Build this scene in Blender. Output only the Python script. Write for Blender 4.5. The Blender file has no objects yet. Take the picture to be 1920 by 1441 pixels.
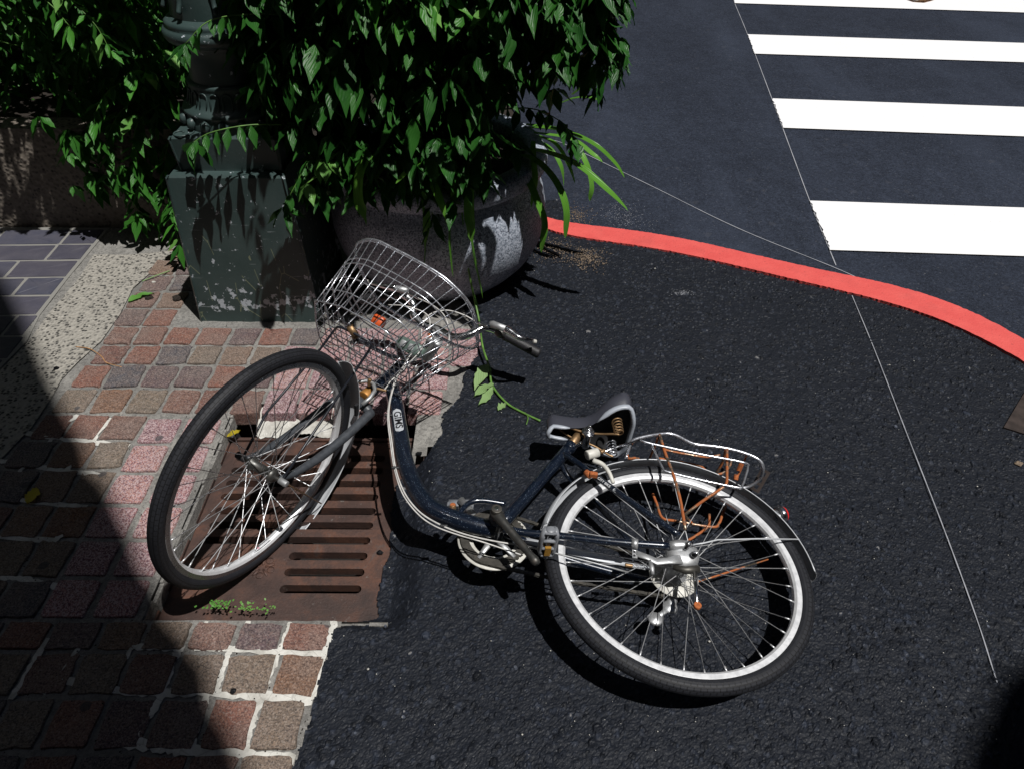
import bpy, math, random
import numpy as np
from mathutils import Vector, Matrix

random.seed(7)
rng = np.random.default_rng(7)
SC = bpy.context.scene
COL = SC.collection

# ------------------------------------------------------------------ camera
CAM_H = 1.6422
W = np.array([[0.9999879244265788, 0.004914366797780398, 0.0],
              [0.0031986615894246577, -0.6508718407418147, 0.7591808845679653],
              [0.003730893332630361, -0.7591717170234537, -0.6508797004874264]])
FPX, CX, CY = 1373.86, 960.0, 720.5
cam_d = bpy.data.cameras.new('camera')
cam = bpy.data.objects.new('camera', cam_d)
COL.objects.link(cam)
cam_d.sensor_width = 36.0
cam_d.lens = FPX / 1920.0 * 36.0
cam_d.clip_end = 400.0
cam_d.clip_start = 0.05
M = Matrix.Identity(4)
for i in range(3):
    M[i][0] = W[i][0]; M[i][1] = -W[i][1]; M[i][2] = -W[i][2]
M[2][3] = CAM_H
cam.matrix_world = M
SC.camera = cam

# ------------------------------------------------------------------ light
AZ, EL = math.radians(-39.6), math.radians(67.7)
SUN = np.array([math.cos(EL)*math.cos(AZ), math.cos(EL)*math.sin(AZ), math.sin(EL)])
world = bpy.data.worlds.new('World'); SC.world = world
world.use_nodes = True
nt = world.node_tree; nt.nodes.clear()
sky = nt.nodes.new('ShaderNodeTexSky'); sky.sky_type = 'NISHITA'; sky.sun_disc = False
sky.sun_elevation = EL
sky.sun_rotation = math.pi/2 - AZ
sky.air_density = 0.45; sky.dust_density = 0.0; sky.ozone_density = 1.5
bg = nt.nodes.new('ShaderNodeBackground'); bg.inputs[1].default_value = 0.05
wo = nt.nodes.new('ShaderNodeOutputWorld')
nt.links.new(sky.outputs[0], bg.inputs[0]); nt.links.new(bg.outputs[0], wo.inputs[0])
sl = bpy.data.lights.new('sun', 'SUN'); sl.energy = 5.0; sl.angle = math.radians(0.5)
sl.color = (1.0, 0.975, 0.94)
so = bpy.data.objects.new('sun', sl); COL.objects.link(so)
so.rotation_euler = Vector((-SUN[0], -SUN[1], -SUN[2])).to_track_quat('-Z', 'Y').to_euler()
so.location = (3, -4, 6)
SC.view_settings.view_transform = 'Standard'
SC.view_settings.look = 'None'
SC.view_settings.exposure = -0.1
SC.view_settings.gamma = 1.0
SC.view_settings.use_curve_mapping = False

# ------------------------------------------------------------------ survey: photograph measurements -> real positions
EYE = np.array([0, 0, CAM_H])
def ray(u, v): return W @ np.array([(u-CX)/FPX, (v-CY)/FPX, 1.0])
def gp(u, v, z=0.0):
    "point at height z seen at measured position"
    q = ray(u, v); return EYE + q*((z-CAM_H)/q[2])
# bicycle frame plane
n1 = np.array([0.1014, 0.0081, 0.9948]); n1 /= np.linalg.norm(n1)
F = np.array([-0.9898, 0.1017, 0.1001]); F -= (F@n1)*n1; F /= np.linalg.norm(F)
U = -np.cross(n1, F)
if U[1] < 0: U = -U
O1 = np.array([0.4134, 1.0887, 0.1194])
def B(x, y, n=0.0): return O1 + F*x + U*y + n1*n
def bk(u, v, off=0.0):
    "point of the bicycle at lateral distance off from its centre plane"
    q = ray(u, v); t = ((O1-EYE)@n1 + off)/(q@n1); return EYE + q*t
# steering assembly
SA = np.array([-0.6754, 1.2005, 0.2295])
a = np.array([0.4943, 0.8674, -0.0575]); a /= np.linalg.norm(a)
n2 = np.array([0.8593, -0.4976, -0.1184]); n2 -= (n2@a)*a; n2 /= np.linalg.norm(n2)
h = np.array([0.1313, -0.0091, 0.9913]); h -= (h@a)*a; h -= (h@n2)*n2; h /= np.linalg.norm(h)
O2 = np.array([-0.6316, 1.2666, 0.2697])
def S_(hh, l, s): return SA + h*hh + n2*l + a*s
ROOT = np.array([-0.1, 1.2, 0.0])

# ------------------------------------------------------------------ object helpers
def tag(o, label=None, cat=None, group=None, kind=None):
    if label: o['label'] = label
    if cat: o['category'] = cat
    if group: o['group'] = group
    if kind: o['kind'] = kind
    return o
def empty(name, loc, label, cat, group=None):
    o = bpy.data.objects.new(name, None); COL.objects.link(o)
    o.location = loc; o.empty_display_size = 0.05
    return tag(o, label, cat, group)
def wpos(o):
    p = np.zeros(3)
    while o is not None:
        p = p + np.array(o.location); o = o.parent
    return p
def mesh(name, V, Fc, mat, parent=None, loc=None, smooth=True, uv=None, absolute=True):
    """V in world coordinates; object origin at loc (or at parent)"""
    V = np.asarray(V, float)
    base = wpos(parent) if parent is not None else np.zeros(3)
    org = base if loc is None else np.asarray(loc, float)
    me = bpy.data.meshes.new(name)
    me.from_pydata((V-org).tolist(), [], [tuple(int(i) for i in f) for f in Fc])
    if smooth: me.polygons.foreach_set('use_smooth', [True]*len(me.polygons))
    if uv is not None:
        ul = me.uv_layers.new(name='UVMap')
        li = np.zeros(len(me.loops), dtype=np.int32); me.loops.foreach_get('vertex_index', li)
        ul.data.foreach_set('uv', np.asarray(uv, float)[li].ravel())
    me.update()
    if mat: me.materials.append(mat)
    o = bpy.data.objects.new(name, me); COL.objects.link(o)
    if parent is not None: o.parent = parent
    o.location = Vector((org-base).tolist())
    return o
class MB:
    def __init__(s): s.V = []; s.F = []
    def add(s, V, Fc):
        k = len(s.V); s.V += [tuple(p) for p in V]; s.F += [tuple(i+k for i in f) for f in Fc]; return s
    def tube(s, P, r, seg=10, cap=True, closed=False): return s.add(*tube(P, r, seg, cap, closed))
    def box(s, c, x, y, z): return s.add(*box(c, x, y, z))
    def build(s, name, mat, parent=None, **k): return mesh(name, s.V, s.F, mat, parent, **k)
def nz(v): v = np.asarray(v, float); return v/np.linalg.norm(v)
def tube(P, r, seg=10, cap=True, closed=False, flat=1.0, flatdir=None):
    P = np.asarray(P, float); n = len(P)
    r = np.ones(n)*r if np.isscalar(r) else np.asarray(r, float)
    T = np.zeros_like(P)
    for i in range(n):
        if closed: T[i] = P[(i+1) % n]-P[i-1]
        else: T[i] = P[min(i+1, n-1)]-P[max(i-1, 0)]
        T[i] = nz(T[i])
    x = np.array([0, 0, 1.0]) if abs(T[0][2]) < 0.9 else np.array([1.0, 0, 0])
    if flatdir is not None: x = np.asarray(flatdir, float)
    x = nz(x-(x@T[0])*T[0])
    V = []; Fc = []
    for i in range(n):
        x = nz(x-(x@T[i])*T[i]); y = np.cross(T[i], x)
        for k in range(seg):
            t = 2*math.pi*k/seg
            V.append(P[i]+r[i]*(math.cos(t)*x*flat+math.sin(t)*y))
    m = n if closed else n-1
    for i in range(m):
        for k in range(seg):
            a0 = i*seg+k; a1 = i*seg+(k+1) % seg; b0 = ((i+1) % n)*seg+k; b1 = ((i+1) % n)*seg+(k+1) % seg
            Fc.append((a0, a1, b1, b0))
    if cap and not closed:
        Fc.append(tuple(range(seg-1, -1, -1))); Fc.append(tuple((n-1)*seg+k for k in range(seg)))
    return V, Fc
def spl(P, k=6):
    "Catmull-Rom"
    P = np.asarray(P, float); n = len(P)
    if n < 3: return P
    Q = np.vstack([2*P[0]-P[1], P, 2*P[-1]-P[-2]]); out = []
    for i in range(1, n):
        p0, p1, p2, p3 = Q[i-1], Q[i], Q[i+1], Q[i+2]
        for j in range(k):
            t = j/k
            out.append(.5*((2*p1)+(-p0+p2)*t+(2*p0-5*p1+4*p2-p3)*t*t+(-p0+3*p1-3*p2+p3)*t**3))
    out.append(P[-1]); return np.array(out)
def box(c, x, y, z):
    "c centre; x,y,z half-extent vectors"
    c = np.asarray(c, float); V = []
    for sx in (-1, 1):
        for sy in (-1, 1):
            for sz in (-1, 1): V.append(c+sx*np.asarray(x)+sy*np.asarray(y)+sz*np.asarray(z))
    return V, [(0, 1, 3, 2), (4, 6, 7, 5), (0, 4, 5, 1), (2, 3, 7, 6), (0, 2, 6, 4), (1, 5, 7, 3)]
def revolve(prof, C, ex, ey, ax, seg=96, t0=0.0, t1=2*math.pi, closed_prof=False):
    """prof (r, axial); around axis ax through C. returns V,F,uv"""
    full = abs(t1-t0-2*math.pi) < 1e-6
    ns = seg if full else seg+1
    V = []; Fc = []; uv = []; m = len(prof)
    for i in range(ns):
        t = t0+(t1-t0)*i/seg
        d = math.cos(t)*ex+math.sin(t)*ey
        for j, (r, l) in enumerate(prof):
            V.append(C+d*r+ax*l); uv.append((i/seg, j/(m-1)))
    mm = m if closed_prof else m-1
    for i in range(seg):
        i2 = (i+1) % ns
        for j in range(mm):
            j2 = (j+1) % m
            Fc.append((i*m+j, i*m+j2, i2*m+j2, i2*m+j))
    return V, Fc, uv
def disc(C, ex, ey, r, seg=24):
    V = [C]+[C+r*(math.cos(2*math.pi*k/seg)*ex+math.sin(2*math.pi*k/seg)*ey) for k in range(seg)]
    return V, [(0, 1+k, 1+(k+1) % seg) for k in range(seg)]
def cyl(P0, P1, r, seg=16, r2=None):
    P0 = np.asarray(P0, float); P1 = np.asarray(P1, float)
    r2 = r if r2 is None else r2; e = 0.06
    return tube([P0, P0+(P1-P0)*0.02, P0+(P1-P0)*e, P1-(P1-P0)*e, P1-(P1-P0)*0.02, P1], [r*.86, r*.96, r, r2, r2*.96, r2*.86], seg)
def child_copy(o, parent, name=None):
    c = o.copy(); COL.objects.link(c); c.parent = parent
    return c

# ------------------------------------------------------------------ material helpers
def mat(name):
    m = bpy.data.materials.new(name); m.use_nodes = True
    n = m.node_tree; b = n.nodes['Principled BSDF']
    return m, n, b
def nd(n, t, **k):
    x = n.nodes.new(t)
    for q, v in k.items():
        if q in x.inputs.keys() if isinstance(q, str) else False: x.inputs[q].default_value = v
        else: setattr(x, q, v)
    return x
def coords(n, scale=(1, 1, 1), kind='Object'):
    t = n.nodes.new('ShaderNodeTexCoord'); m = n.nodes.new('ShaderNodeMapping')
    m.inputs['Scale'].default_value = scale
    n.links.new(t.outputs[kind], m.inputs['Vector']); return m.outputs[0]
def geo(n, scale=(1, 1, 1)):
    t = n.nodes.new('ShaderNodeNewGeometry'); m = n.nodes.new('ShaderNodeMapping')
    m.inputs['Scale'].default_value = scale
    n.links.new(t.outputs['Position'], m.inputs['Vector']); return m.outputs[0]
def noise(n, vec, s, d=4, r=.55, dist=0.0):
    t = n.nodes.new('ShaderNodeTexNoise'); t.inputs['Scale'].default_value = s
    t.inputs['Detail'].default_value = d; t.inputs['Roughness'].default_value = r
    t.inputs['Distortion'].default_value = dist
    n.links.new(vec, t.inputs['Vector']); return t.outputs['Fac']
def vor(n, vec, s, feat='F1', out='Distance', rnd=1.0):
    t = n.nodes.new('ShaderNodeTexVoronoi'); t.feature = feat; t.inputs['Scale'].default_value = s
    t.inputs['Randomness'].default_value = rnd
    n.links.new(vec, t.inputs['Vector']); return t.outputs[out]
def ramp(n, fac, stops, interp='LINEAR'):
    r = n.nodes.new('ShaderNodeValToRGB'); r.color_ramp.interpolation = interp
    e = r.color_ramp.elements
    while len(e) < len(stops): e.new(0.5)
    for k, (p, c) in enumerate(stops):
        e[k].position = p
        e[k].color = (c, c, c, 1) if np.isscalar(c) else (*c, 1)
    n.links.new(fac, r.inputs[0]); return r.outputs[0]
def mix(n, f, c1, c2, mode='MIX'):
    m = n.nodes.new('ShaderNodeMix'); m.data_type = 'RGBA'; m.blend_type = mode
    for sock, val in ((m.inputs[0], f), (m.inputs[6], c1), (m.inputs[7], c2)):
        if hasattr(val, 'links') or hasattr(val, 'is_linked'): n.links.new(val, sock)
        elif np.isscalar(val): sock.default_value = val
        else: sock.default_value = (*val, 1)
    return m.outputs[2]
def math_(n, op, x, y=0.5):
    m = n.nodes.new('ShaderNodeMath'); m.operation = op
    for sock, val in ((m.inputs[0], x), (m.inputs[1], y)):
        if hasattr(val, 'is_linked'): n.links.new(val, sock)
        else: sock.default_value = val
    return m.outputs[0]
def bump(n, b, hgt, strength=.5, dist=.01):
    x = n.nodes.new('ShaderNodeBump'); x.inputs['Strength'].default_value = strength
    x.inputs['Distance'].default_value = dist
    n.links.new(hgt, x.inputs['Height']); n.links.new(x.outputs[0], b.inputs['Normal']); return x
def setc(n, b, v, sock='Base Color'):
    if hasattr(v, 'is_linked'): n.links.new(v, b.inputs[sock])
    elif np.isscalar(v): b.inputs[sock].default_value = v
    else: b.inputs[sock].default_value = (*v, 1)

# ---- ground materials
def m_asphalt(name, c0, c1, coarse, tone=False):
    m, n, b = mat(name); g = geo(n)
    big = noise(n, g, 1.3, 3); mid = noise(n, g, 9, 4); fine = noise(n, g, 170, 2, .7)
    st = vor(n, g, coarse, out='Color')
    sep = n.nodes.new('ShaderNodeSeparateColor'); n.links.new(st, sep.inputs[0])
    base = mix(n, sep.outputs[0], c0, c1)
    base = mix(n, ramp(n, big, [(.35, 0), (.65, .55)]), base, tuple(x*1.35 for x in c1))
    base = mix(n, ramp(n, mid, [(.45, 0), (.75, .5)]), base, tuple(x*.6 for x in c0))
    if not tone:
        base = mix(n, ramp(n, noise(n, g, 75, 4, .8), [(.40, 0), (.60, .75)]), base, tuple(x*.45 for x in c0))
        base = mix(n, ramp(n, noise(n, g, 130, 3, .8), [(.55, 0), (.66, .6)]), base, tuple(min(1, x*1.9) for x in c1))
        base = mix(n, ramp(n, noise(n, geo(n, (1, .25, 1)), 2.2, 4), [(.5, 0), (.7, .35)]), base, tuple(x*1.5 for x in c1))
    pale = math_(n, 'GREATER_THAN', sep.outputs[1], .985)
    base = mix(n, math_(n, 'MULTIPLY', pale, .35), base, (.09, .095, .11))
    fleck = math_(n, 'GREATER_THAN', ramp(n, vor(n, g, 38, out='Color'), [(0, 0), (1, 1)]), .93)
    base = mix(n, math_(n, 'MULTIPLY', fleck, .12), base, (.10, .10, .11))
    if tone:
        at_ = n.nodes.new('ShaderNodeAttribute'); at_.attribute_name = 'tone'
        base = mix(n, ramp(n, at_.outputs['Fac'], [(.0, .0), (.25, .25), (.8, .75), (1, 1)]), tuple(x*.30 for x in c0), (.026, .032, .047))
        base = mix(n, ramp(n, big, [(.35, 0), (.65, .35)]), base, tuple(x*1.1 for x in c1))
        base = mix(n, math_(n, 'MULTIPLY', math_(n, 'GREATER_THAN', at_.outputs['Fac'], .992), .7), base, (.20, .195, .19))
    setc(n, b, base)
    setc(n, b, ramp(n, fine, [(.3, .42), (.7, .75)]), 'Roughness')
    b.inputs['Specular IOR Level'].default_value = .20
    hgt = math_(n, 'ADD', math_(n, 'MULTIPLY', vor(n, g, coarse, feat='SMOOTH_F1'), -.6), math_(n, 'MULTIPLY', fine, .5))
    bump(n, b, hgt, .7, .004)
    return m
M_ASPH = m_asphalt('asphalt_coarse', (.0034, .0042, .0062), (.0085, .0105, .0155), 130, True)
M_ROAD = m_asphalt('asphalt_road', (.018, .0225, .035), (.029, .036, .054), 150)

def m_simple(name, col, rough=.5, metal=0.0, spec=.5, bscale=0, bstr=.2, bdist=.001, var=0.0, coat=0):
    m, n, b = mat(name)
    if var:
        g = geo(n); setc(n, b, mix(n, ramp(n, noise(n, g, bscale or 20, 4), [(.35, 0), (.65, 1)]), tuple(x*(1-var) for x in col), tuple(min(1, x*(1+var)) for x in col)))
    else: setc(n, b, col)
    b.inputs['Roughness'].default_value = rough; b.inputs['Metallic'].default_value = metal
    b.inputs['Specular IOR Level'].default_value = spec
    if coat: b.inputs['Coat Weight'].default_value = coat; b.inputs['Coat Roughness'].default_value = .08
    if bscale: bump(n, b, noise(n, geo(n), bscale, 4), bstr, bdist)
    return m

def m_paint_white():
    m, n, b = mat('road_paint_white'); g = geo(n)
    w = ramp(n, noise(n, g, 60, 5, .7), [(.28, (.42, .42, .44)), (.36, (.80, .80, .81)), (1, (.84, .84, .85))])
    w = mix(n, ramp(n, noise(n, g, 5, 3), [(.5, 0), (.9, .12)]), w, (.55, .56, .58))
    setc(n, b, w); b.inputs['Roughness'].default_value = .6
    bump(n, b, noise(n, g, 140, 3), .35, .003); return m
def m_paint_red():
    m, n, b = mat('road_paint_red'); g = geo(n)
    w = mix(n, ramp(n, noise(n, g, 14, 4), [(.35, 0), (.7, 1)]), (.62, .082, .074), (.68, .105, .092))
    w = mix(n, ramp(n, noise(n, g, 110, 4, .7), [(.60, 0), (.68, .6)]), w, (.22, .05, .05))
    w = mix(n, ramp(n, noise(n, g, 6, 5, .7), [(.52, 0), (.75, .45)]), w, (.36, .07, .065))
    setc(n, b, w); b.inputs['Roughness'].default_value = .55
    bump(n, b, noise(n, g, 120, 4), .5, .004); return m
def m_mortar():
    m, n, b = mat('mortar'); g = geo(n)
    f = noise(n, g, 6, 4); s = noise(n, g, 90, 4, .7)
    c = mix(n, ramp(n, f, [(.35, 0), (.65, 1)]), (.17, .165, .155), (.27, .26, .24))
    c = mix(n, ramp(n, s, [(.45, 0), (.6, .7)]), c, (.085, .083, .078))
    c = mix(n, ramp(n, noise(n, g, 240, 3, .7), [(.56, 0), (.64, .6)]), c, (.38, .37, .35))
    c = mix(n, ramp(n, noise(n, g, 2.6, 4), [(.45, 0), (.62, .6)]), c, (.11, .105, .098))
    setc(n, b, c); b.inputs['Roughness'].default_value = .9
    bump(n, b, s, .8, .006); return m
def m_white_mortar():
    m, n, b = mat('white_cement'); g = geo(n)
    f = noise(n, g, 12, 5, .65)
    c = ramp(n, f, [(.3, (.28, .27, .24)), (.5, (.52, .51, .47)), (.7, (.66, .65, .61))])
    cr = vor(n, g, 26, feat='DISTANCE_TO_EDGE')
    c = mix(n, ramp(n, cr, [(0, .45), (.03, 0)]), c, (.2, .19, .17))
    setc(n, b, c); b.inputs['Roughness'].default_value = .85
    bump(n, b, noise(n, g, 70, 5, .7), .7, .005); return m
def m_sett(name, cols, speck=0.0, seamscale=1.0):
    m, n, b = mat(name); oi = n.nodes.new('ShaderNodeObjectInfo'); g = geo(n)
    k = len(cols)
    base = ramp(n, oi.outputs['Random'], [(i/k, c) for i, c in enumerate(cols)], 'CONSTANT')
    # offset noise per stone
    f = noise(n, g, 38, 5, .7, .6); f2 = noise(n, g, 9, 4); f3 = noise(n, g, 230, 3, .7)
    c = mix(n, ramp(n, f, [(.38, 0), (.62, .6)]), base, mix(n, .5, base, (.27, .17, .115)))
    c = mix(n, ramp(n, noise(n, g, 75, 4, .75, 1.2), [(.46, 0), (.60, .6)]), c, mix(n, .55, base, (.03, .028, .030)))
    c = mix(n, ramp(n, noise(n, g, 4.0, 3), [(.45, 0), (.68, .4)]), c, (.17, .155, .14))
    c = mix(n, ramp(n, f2, [(.45, 0), (.7, .55)]), c, (.20, .155, .135))
    c = mix(n, ramp(n, f3, [(.48, 0), (.58, .8)]), c, mix(n, .8, base, (.015, .015, .02)))
    c = mix(n, ramp(n, noise(n, g, 190, 3, .75), [(.52, 0), (.62, .7)]), c, mix(n, .5, base, (.42, .36, .32)))
    if speck:
        v1 = n.nodes.new('ShaderNodeTexVoronoi'); v1.inputs['Scale'].default_value = 330
        n.links.new(g, v1.inputs['Vector'])
        sp = n.nodes.new('ShaderNodeSeparateColor'); n.links.new(v1.outputs['Color'], sp.inputs[0])
        c = mix(n, math_(n, 'MULTIPLY', math_(n, 'GREATER_THAN', sp.outputs[0], .70), speck), c, (.10, .045, .065))
        c = mix(n, math_(n, 'MULTIPLY', math_(n, 'GREATER_THAN', sp.outputs[1], .60), speck*.8), c, (.46, .36, .37))
    dark = vor(n, g, 7.5)
    c = mix(n, ramp(n, dark, [(.0, .8), (.09, .75), (.11, 0)]), c, (.05, .05, .055))
    setc(n, b, c); b.inputs['Roughness'].default_value = .78; b.inputs['Specular IOR Level'].default_value = .35
    hgt = math_(n, 'ADD', math_(n, 'MULTIPLY', f, .9), math_(n, 'MULTIPLY', f3, .25))
    bump(n, b, hgt, .9, .009 if not speck else .004); return m
M_WHITE = m_paint_white(); M_RED = m_paint_red(); M_MORT = m_mortar(); M_WMORT = m_white_mortar()
M_SETT = m_sett('sett_brown', [(.220, .090, .065), (.190, .145, .110), (.165, .078, .064), (.090, .086, .098), (.210, .135, .095), (.20, .095, .050), (.150, .105, .100), (.120, .080, .088), (.190, .155, .120), (.195, .105, .085)])
M_PINK = m_sett('sett_pink_granite', [(.42, .20, .20), (.37, .17, .18), (.46, .22, .20), (.31, .15, .17)], speck=.8)
def m_slate():
    m, n, b = mat('slate_paver'); g = geo(n); oi = n.nodes.new('ShaderNodeObjectInfo')
    c = ramp(n, oi.outputs['Random'], [(0, (.042, .043, .062)), (.5, (.060, .056, .075)), (1, (.050, .053, .078))])
    c = mix(n, ramp(n, noise(n, g, 14, 5), [(.4, 0), (.7, .5)]), c, (.085, .080, .095))
    v1 = vor(n, g, 7); c = mix(n, ramp(n, v1, [(.0, .0), (.001, 0)]), c, c)
    setc(n, b, c); b.inputs['Roughness'].default_value = .6
    bump(n, b, noise(n, g, 60, 4), .4, .004); return m
def m_pebble(name, lo, hi, scale):
    m, n, b = mat(name); g = geo(n)
    v = n.nodes.new('ShaderNodeTexVoronoi'); v.inputs['Scale'].default_value = scale
    n.links.new(g, v.inputs['Vector'])
    sp = n.nodes.new('ShaderNodeSeparateColor'); n.links.new(v.outputs['Color'], sp.inputs[0])
    c = mix(n, sp.outputs[0], lo, hi)
    c = mix(n, math_(n, 'GREATER_THAN', sp.outputs[1], .72), c, tuple(x*.35 for x in lo))
    c = mix(n, ramp(n, v.outputs['Distance'], [(.35, 0), (.6, 1)]), c, tuple(x*.8 for x in hi))
    setc(n, b, c); b.inputs['Roughness'].default_value = .75
    e = vor(n, g, scale, feat='SMOOTH_F1')
    bump(n, b, math_(n, 'MULTIPLY', e, -1), 1.0, .008); return m
M_SLATE = m_slate()
M_AGG = m_pebble('exposed_aggregate', (.08, .077, .072), (.36, .34, .30), 85)
M_PEB = m_pebble('pebble_dash', (.09, .075, .065), (.20, .17, .14), 60)
def m_rust_iron():
    m, n, b = mat('rusty_cast_iron'); g = geo(n)
    f = noise(n, g, 9, 6, .65, .4); s = noise(n, g, 120, 4, .7)
    c = ramp(n, f, [(.3, (.036, .022, .019)), (.48, (.072, .040, .032)), (.6, (.12, .055, .036)), (.70, (.085, .074, .070))])
    c = mix(n, ramp(n, noise(n, g, 3.5, 4), [(.45, 0), (.62, .55)]), c, (.030, .024, .023))
    c = mix(n, ramp(n, noise(n, g, 24, 5, .8), [(.64, 0), (.69, .8)]), c, (.16, .145, .135))
    c = mix(n, ramp(n, s, [(.5, 0), (.7, .5)]), c, (.035, .022, .02))
    setc(n, b, c); b.inputs['Roughness'].default_value = .62; b.inputs['Metallic'].default_value = .15
    bump(n, b, s, .6, .003); return m
M_IRON = m_rust_iron()
M_PIT = m_simple('drain_soil', (.010, .009, .008), .95, bscale=60, bstr=.8, bdist=.01)

# ---- bicycle materials
def m_flake():
    m, n, b = mat('navy_flake_paint'); g = geo(n)
    sp = n.nodes.new('ShaderNodeSeparateColor'); n.links.new(vor(n, g, 900, out='Color'), sp.inputs[0])
    c = mix(n, math_(n, 'MULTIPLY', math_(n, 'GREATER_THAN', sp.outputs[0], .982), .8), (.004, .008, .018), (.25, .32, .42))
    dust = noise(n, g, 45, 5, .7)
    c = mix(n, ramp(n, dust, [(.55, 0), (.85, .22)]), c, (.06, .06, .06))
    setc(n, b, c); b.inputs['Roughness'].default_value = .28; b.inputs['Metallic'].default_value = .2
    b.inputs['Coat Weight'].default_value = .8; b.inputs['Coat Roughness'].default_value = .12
    return m
def m_metal(name, col, rough, bs=200, dirt=(.12, .09, .07), amt=.35, metal=1.0):
    m, n, b = mat(name); g = geo(n)
    f = noise(n, g, 55, 5, .7)
    setc(n, b, mix(n, ramp(n, f, [(.52, 0), (.75, amt)]), col, dirt))
    setc(n, b, ramp(n, f, [(.4, rough), (.75, min(1, rough+.3))]), 'Roughness')
    b.inputs['Metallic'].default_value = metal
    bump(n, b, noise(n, g, bs, 2), .08, .001)
    return m
def m_rustmetal():
    m, n, b = mat('rusty_chrome'); g = geo(n)
    f = noise(n, g, 26, 5, .7)
    c = ramp(n, f, [(.40, (.30, .26, .20)), (.52, (.36, .11, .03)), (.7, (.30, .07, .018))])
    setc(n, b, c); setc(n, b, ramp(n, f, [(.4, .3), (.55, .8)]), 'Roughness')
    setc(n, b, ramp(n, f, [(.4, .9), (.55, .1)]), 'Metallic')
    bump(n, b, noise(n, g, 300, 3), .3, .001); return m
def m_tyre():
    m, n, b = mat('tyre_rubber')
    tc = n.nodes.new('ShaderNodeTexCoord'); mp = n.nodes.new('ShaderNodeMapping')
    n.links.new(tc.outputs['UV'], mp.inputs['Vector']); mp.inputs['Scale'].default_value = (170, 14, 1)
    br = n.nodes.new('ShaderNodeTexBrick'); n.links.new(mp.outputs[0], br.inputs['Vector'])
    br.inputs['Scale'].default_value = 1; br.inputs['Mortar Size'].default_value = .085
    br.inputs['Brick Width'].default_value = 1.2; br.inputs['Row Height'].default_value = 1.0
    br.inputs['Mortar Smooth'].default_value = .2; br.offset = .5
    sx = n.nodes.new('ShaderNodeSeparateXYZ'); n.links.new(tc.outputs['UV'], sx.inputs[0])
    band = ramp(n, sx.outputs[1], [(.27, 0), (.31, 1), (.69, 1), (.73, 0)])
    groove = math_(n, 'MULTIPLY', br.outputs['Fac'], band)
    g = geo(n)
    dust = ramp(n, noise(n, g, 30, 5, .7), [(.4, 0), (.8, .45)])
    c = mix(n, dust, (.012, .013, .017), (.030, .032, .037))
    c = mix(n, groove, c, (.003, .003, .004))
    setc(n, b, c); b.inputs['Roughness'].default_value = .62; b.inputs['Specular IOR Level'].default_value = .35
    # side-wall ribs
    rib = n.nodes.new('ShaderNodeMath'); rib.operation = 'SINE'
    n.links.new(math_(n, 'MULTIPLY', sx.outputs[1], 160.0), rib.inputs[0])
    hg = math_(n, 'ADD', math_(n, 'MULTIPLY', groove, -1.0), math_(n, 'MULTIPLY', rib.outputs[0], .04))
    bump(n, b, hg, .8, .003); return m
M_NAVY = m_flake()
M_CHROME = m_metal('chrome', (.75, .76, .78), .10, amt=.25)
M_ALU = m_metal('aluminium_rim', (.80, .81, .83), .42, amt=.10, metal=.55)
M_DALU = m_metal('dull_aluminium', (.46, .47, .48), .42, amt=.4, metal=.75)
M_STEEL = m_metal('fender_steel', (.55, .57, .60), .38, amt=.2, metal=.25)
M_TRACK = m_metal('shade_toned_brake_track', (.30, .31, .33), .22, amt=.3, metal=1.0)  # shade on the front rim sides, put into a darker metal colour
M_WIRE = m_metal('chromed_wire', (.62, .64, .69), .20, amt=.2, metal=.88)
M_SPOKE = m_metal('galvanised_spoke', (.72, .73, .75), .35, amt=.15, metal=.6)
M_BLACKW = m_simple('black_wire', (.012, .014, .02), .4)
M_GREYF = m_simple('fork_grey_paint', (.045, .050, .058), .45, var=.2, bscale=70, bstr=.1)
M_RUSTW = m_rustmetal()
M_RUST = m_simple('rust', (.34, .095, .025), .85, bscale=220, bstr=.5, bdist=.001, var=.35)
M_BRASS = m_metal('tarnished_brass', (.30, .19, .10), .40, amt=.5, metal=.75)
M_GOLD = m_metal('rusty_gold_cup', (.42, .20, .05), .45, amt=.5, metal=.5)
M_CABLE = m_simple('cream_cable', (.52, .51, .49), .4, var=.15, bscale=40)
M_RUB = m_simple('black_rubber', (.012, .012, .014), .55, bscale=300, bstr=.5, bdist=.002)
M_SEAT = m_simple('saddle_vinyl_dark', (.040, .042, .055), .42, bscale=400, bstr=.15)
M_SEATG = m_simple('saddle_vinyl_grey', (.34, .37, .42), .4, bscale=400, bstr=.1)
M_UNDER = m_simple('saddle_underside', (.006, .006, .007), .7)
M_CREAM = m_simple('cream_plastic', (.50, .49, .45), .45, var=.2, bscale=30)
M_CRANK = m_metal('worn_crank', (.10, .10, .095), .38, amt=.6, metal=.8)
M_CHAIN = m_metal('oily_chain', (.10, .095, .085), .45, amt=.5, metal=.8)
M_PEDAL = m_simple('pedal_grey_plastic', (.20, .21, .23), .42, var=.15, bscale=60)
M_AMBER = m_simple('amber_reflector', (.30, .16, .03), .25, bscale=500, bstr=.5, bdist=.001)
M_REDL = m_simple('red_lens', (.55, .02, .02), .15, coat=1)
M_ORANGE = m_simple('orange_plastic', (.55, .085, .02), .4, var=.2, bscale=40)
M_LAMPG = m_simple('lamp_case_green_grey', (.085, .12, .105), .35, var=.25, bscale=50)
M_DECAL = m_simple('silver_decal', (.40, .42, .45), .35)
M_INK = m_simple('black_ink', (.008, .008, .01), .5)
M_WINK = m_simple('white_ink', (.65, .66, .68), .5)
M_PINKINK = m_simple('pink_ink', (.6, .12, .2), .5)

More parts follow.
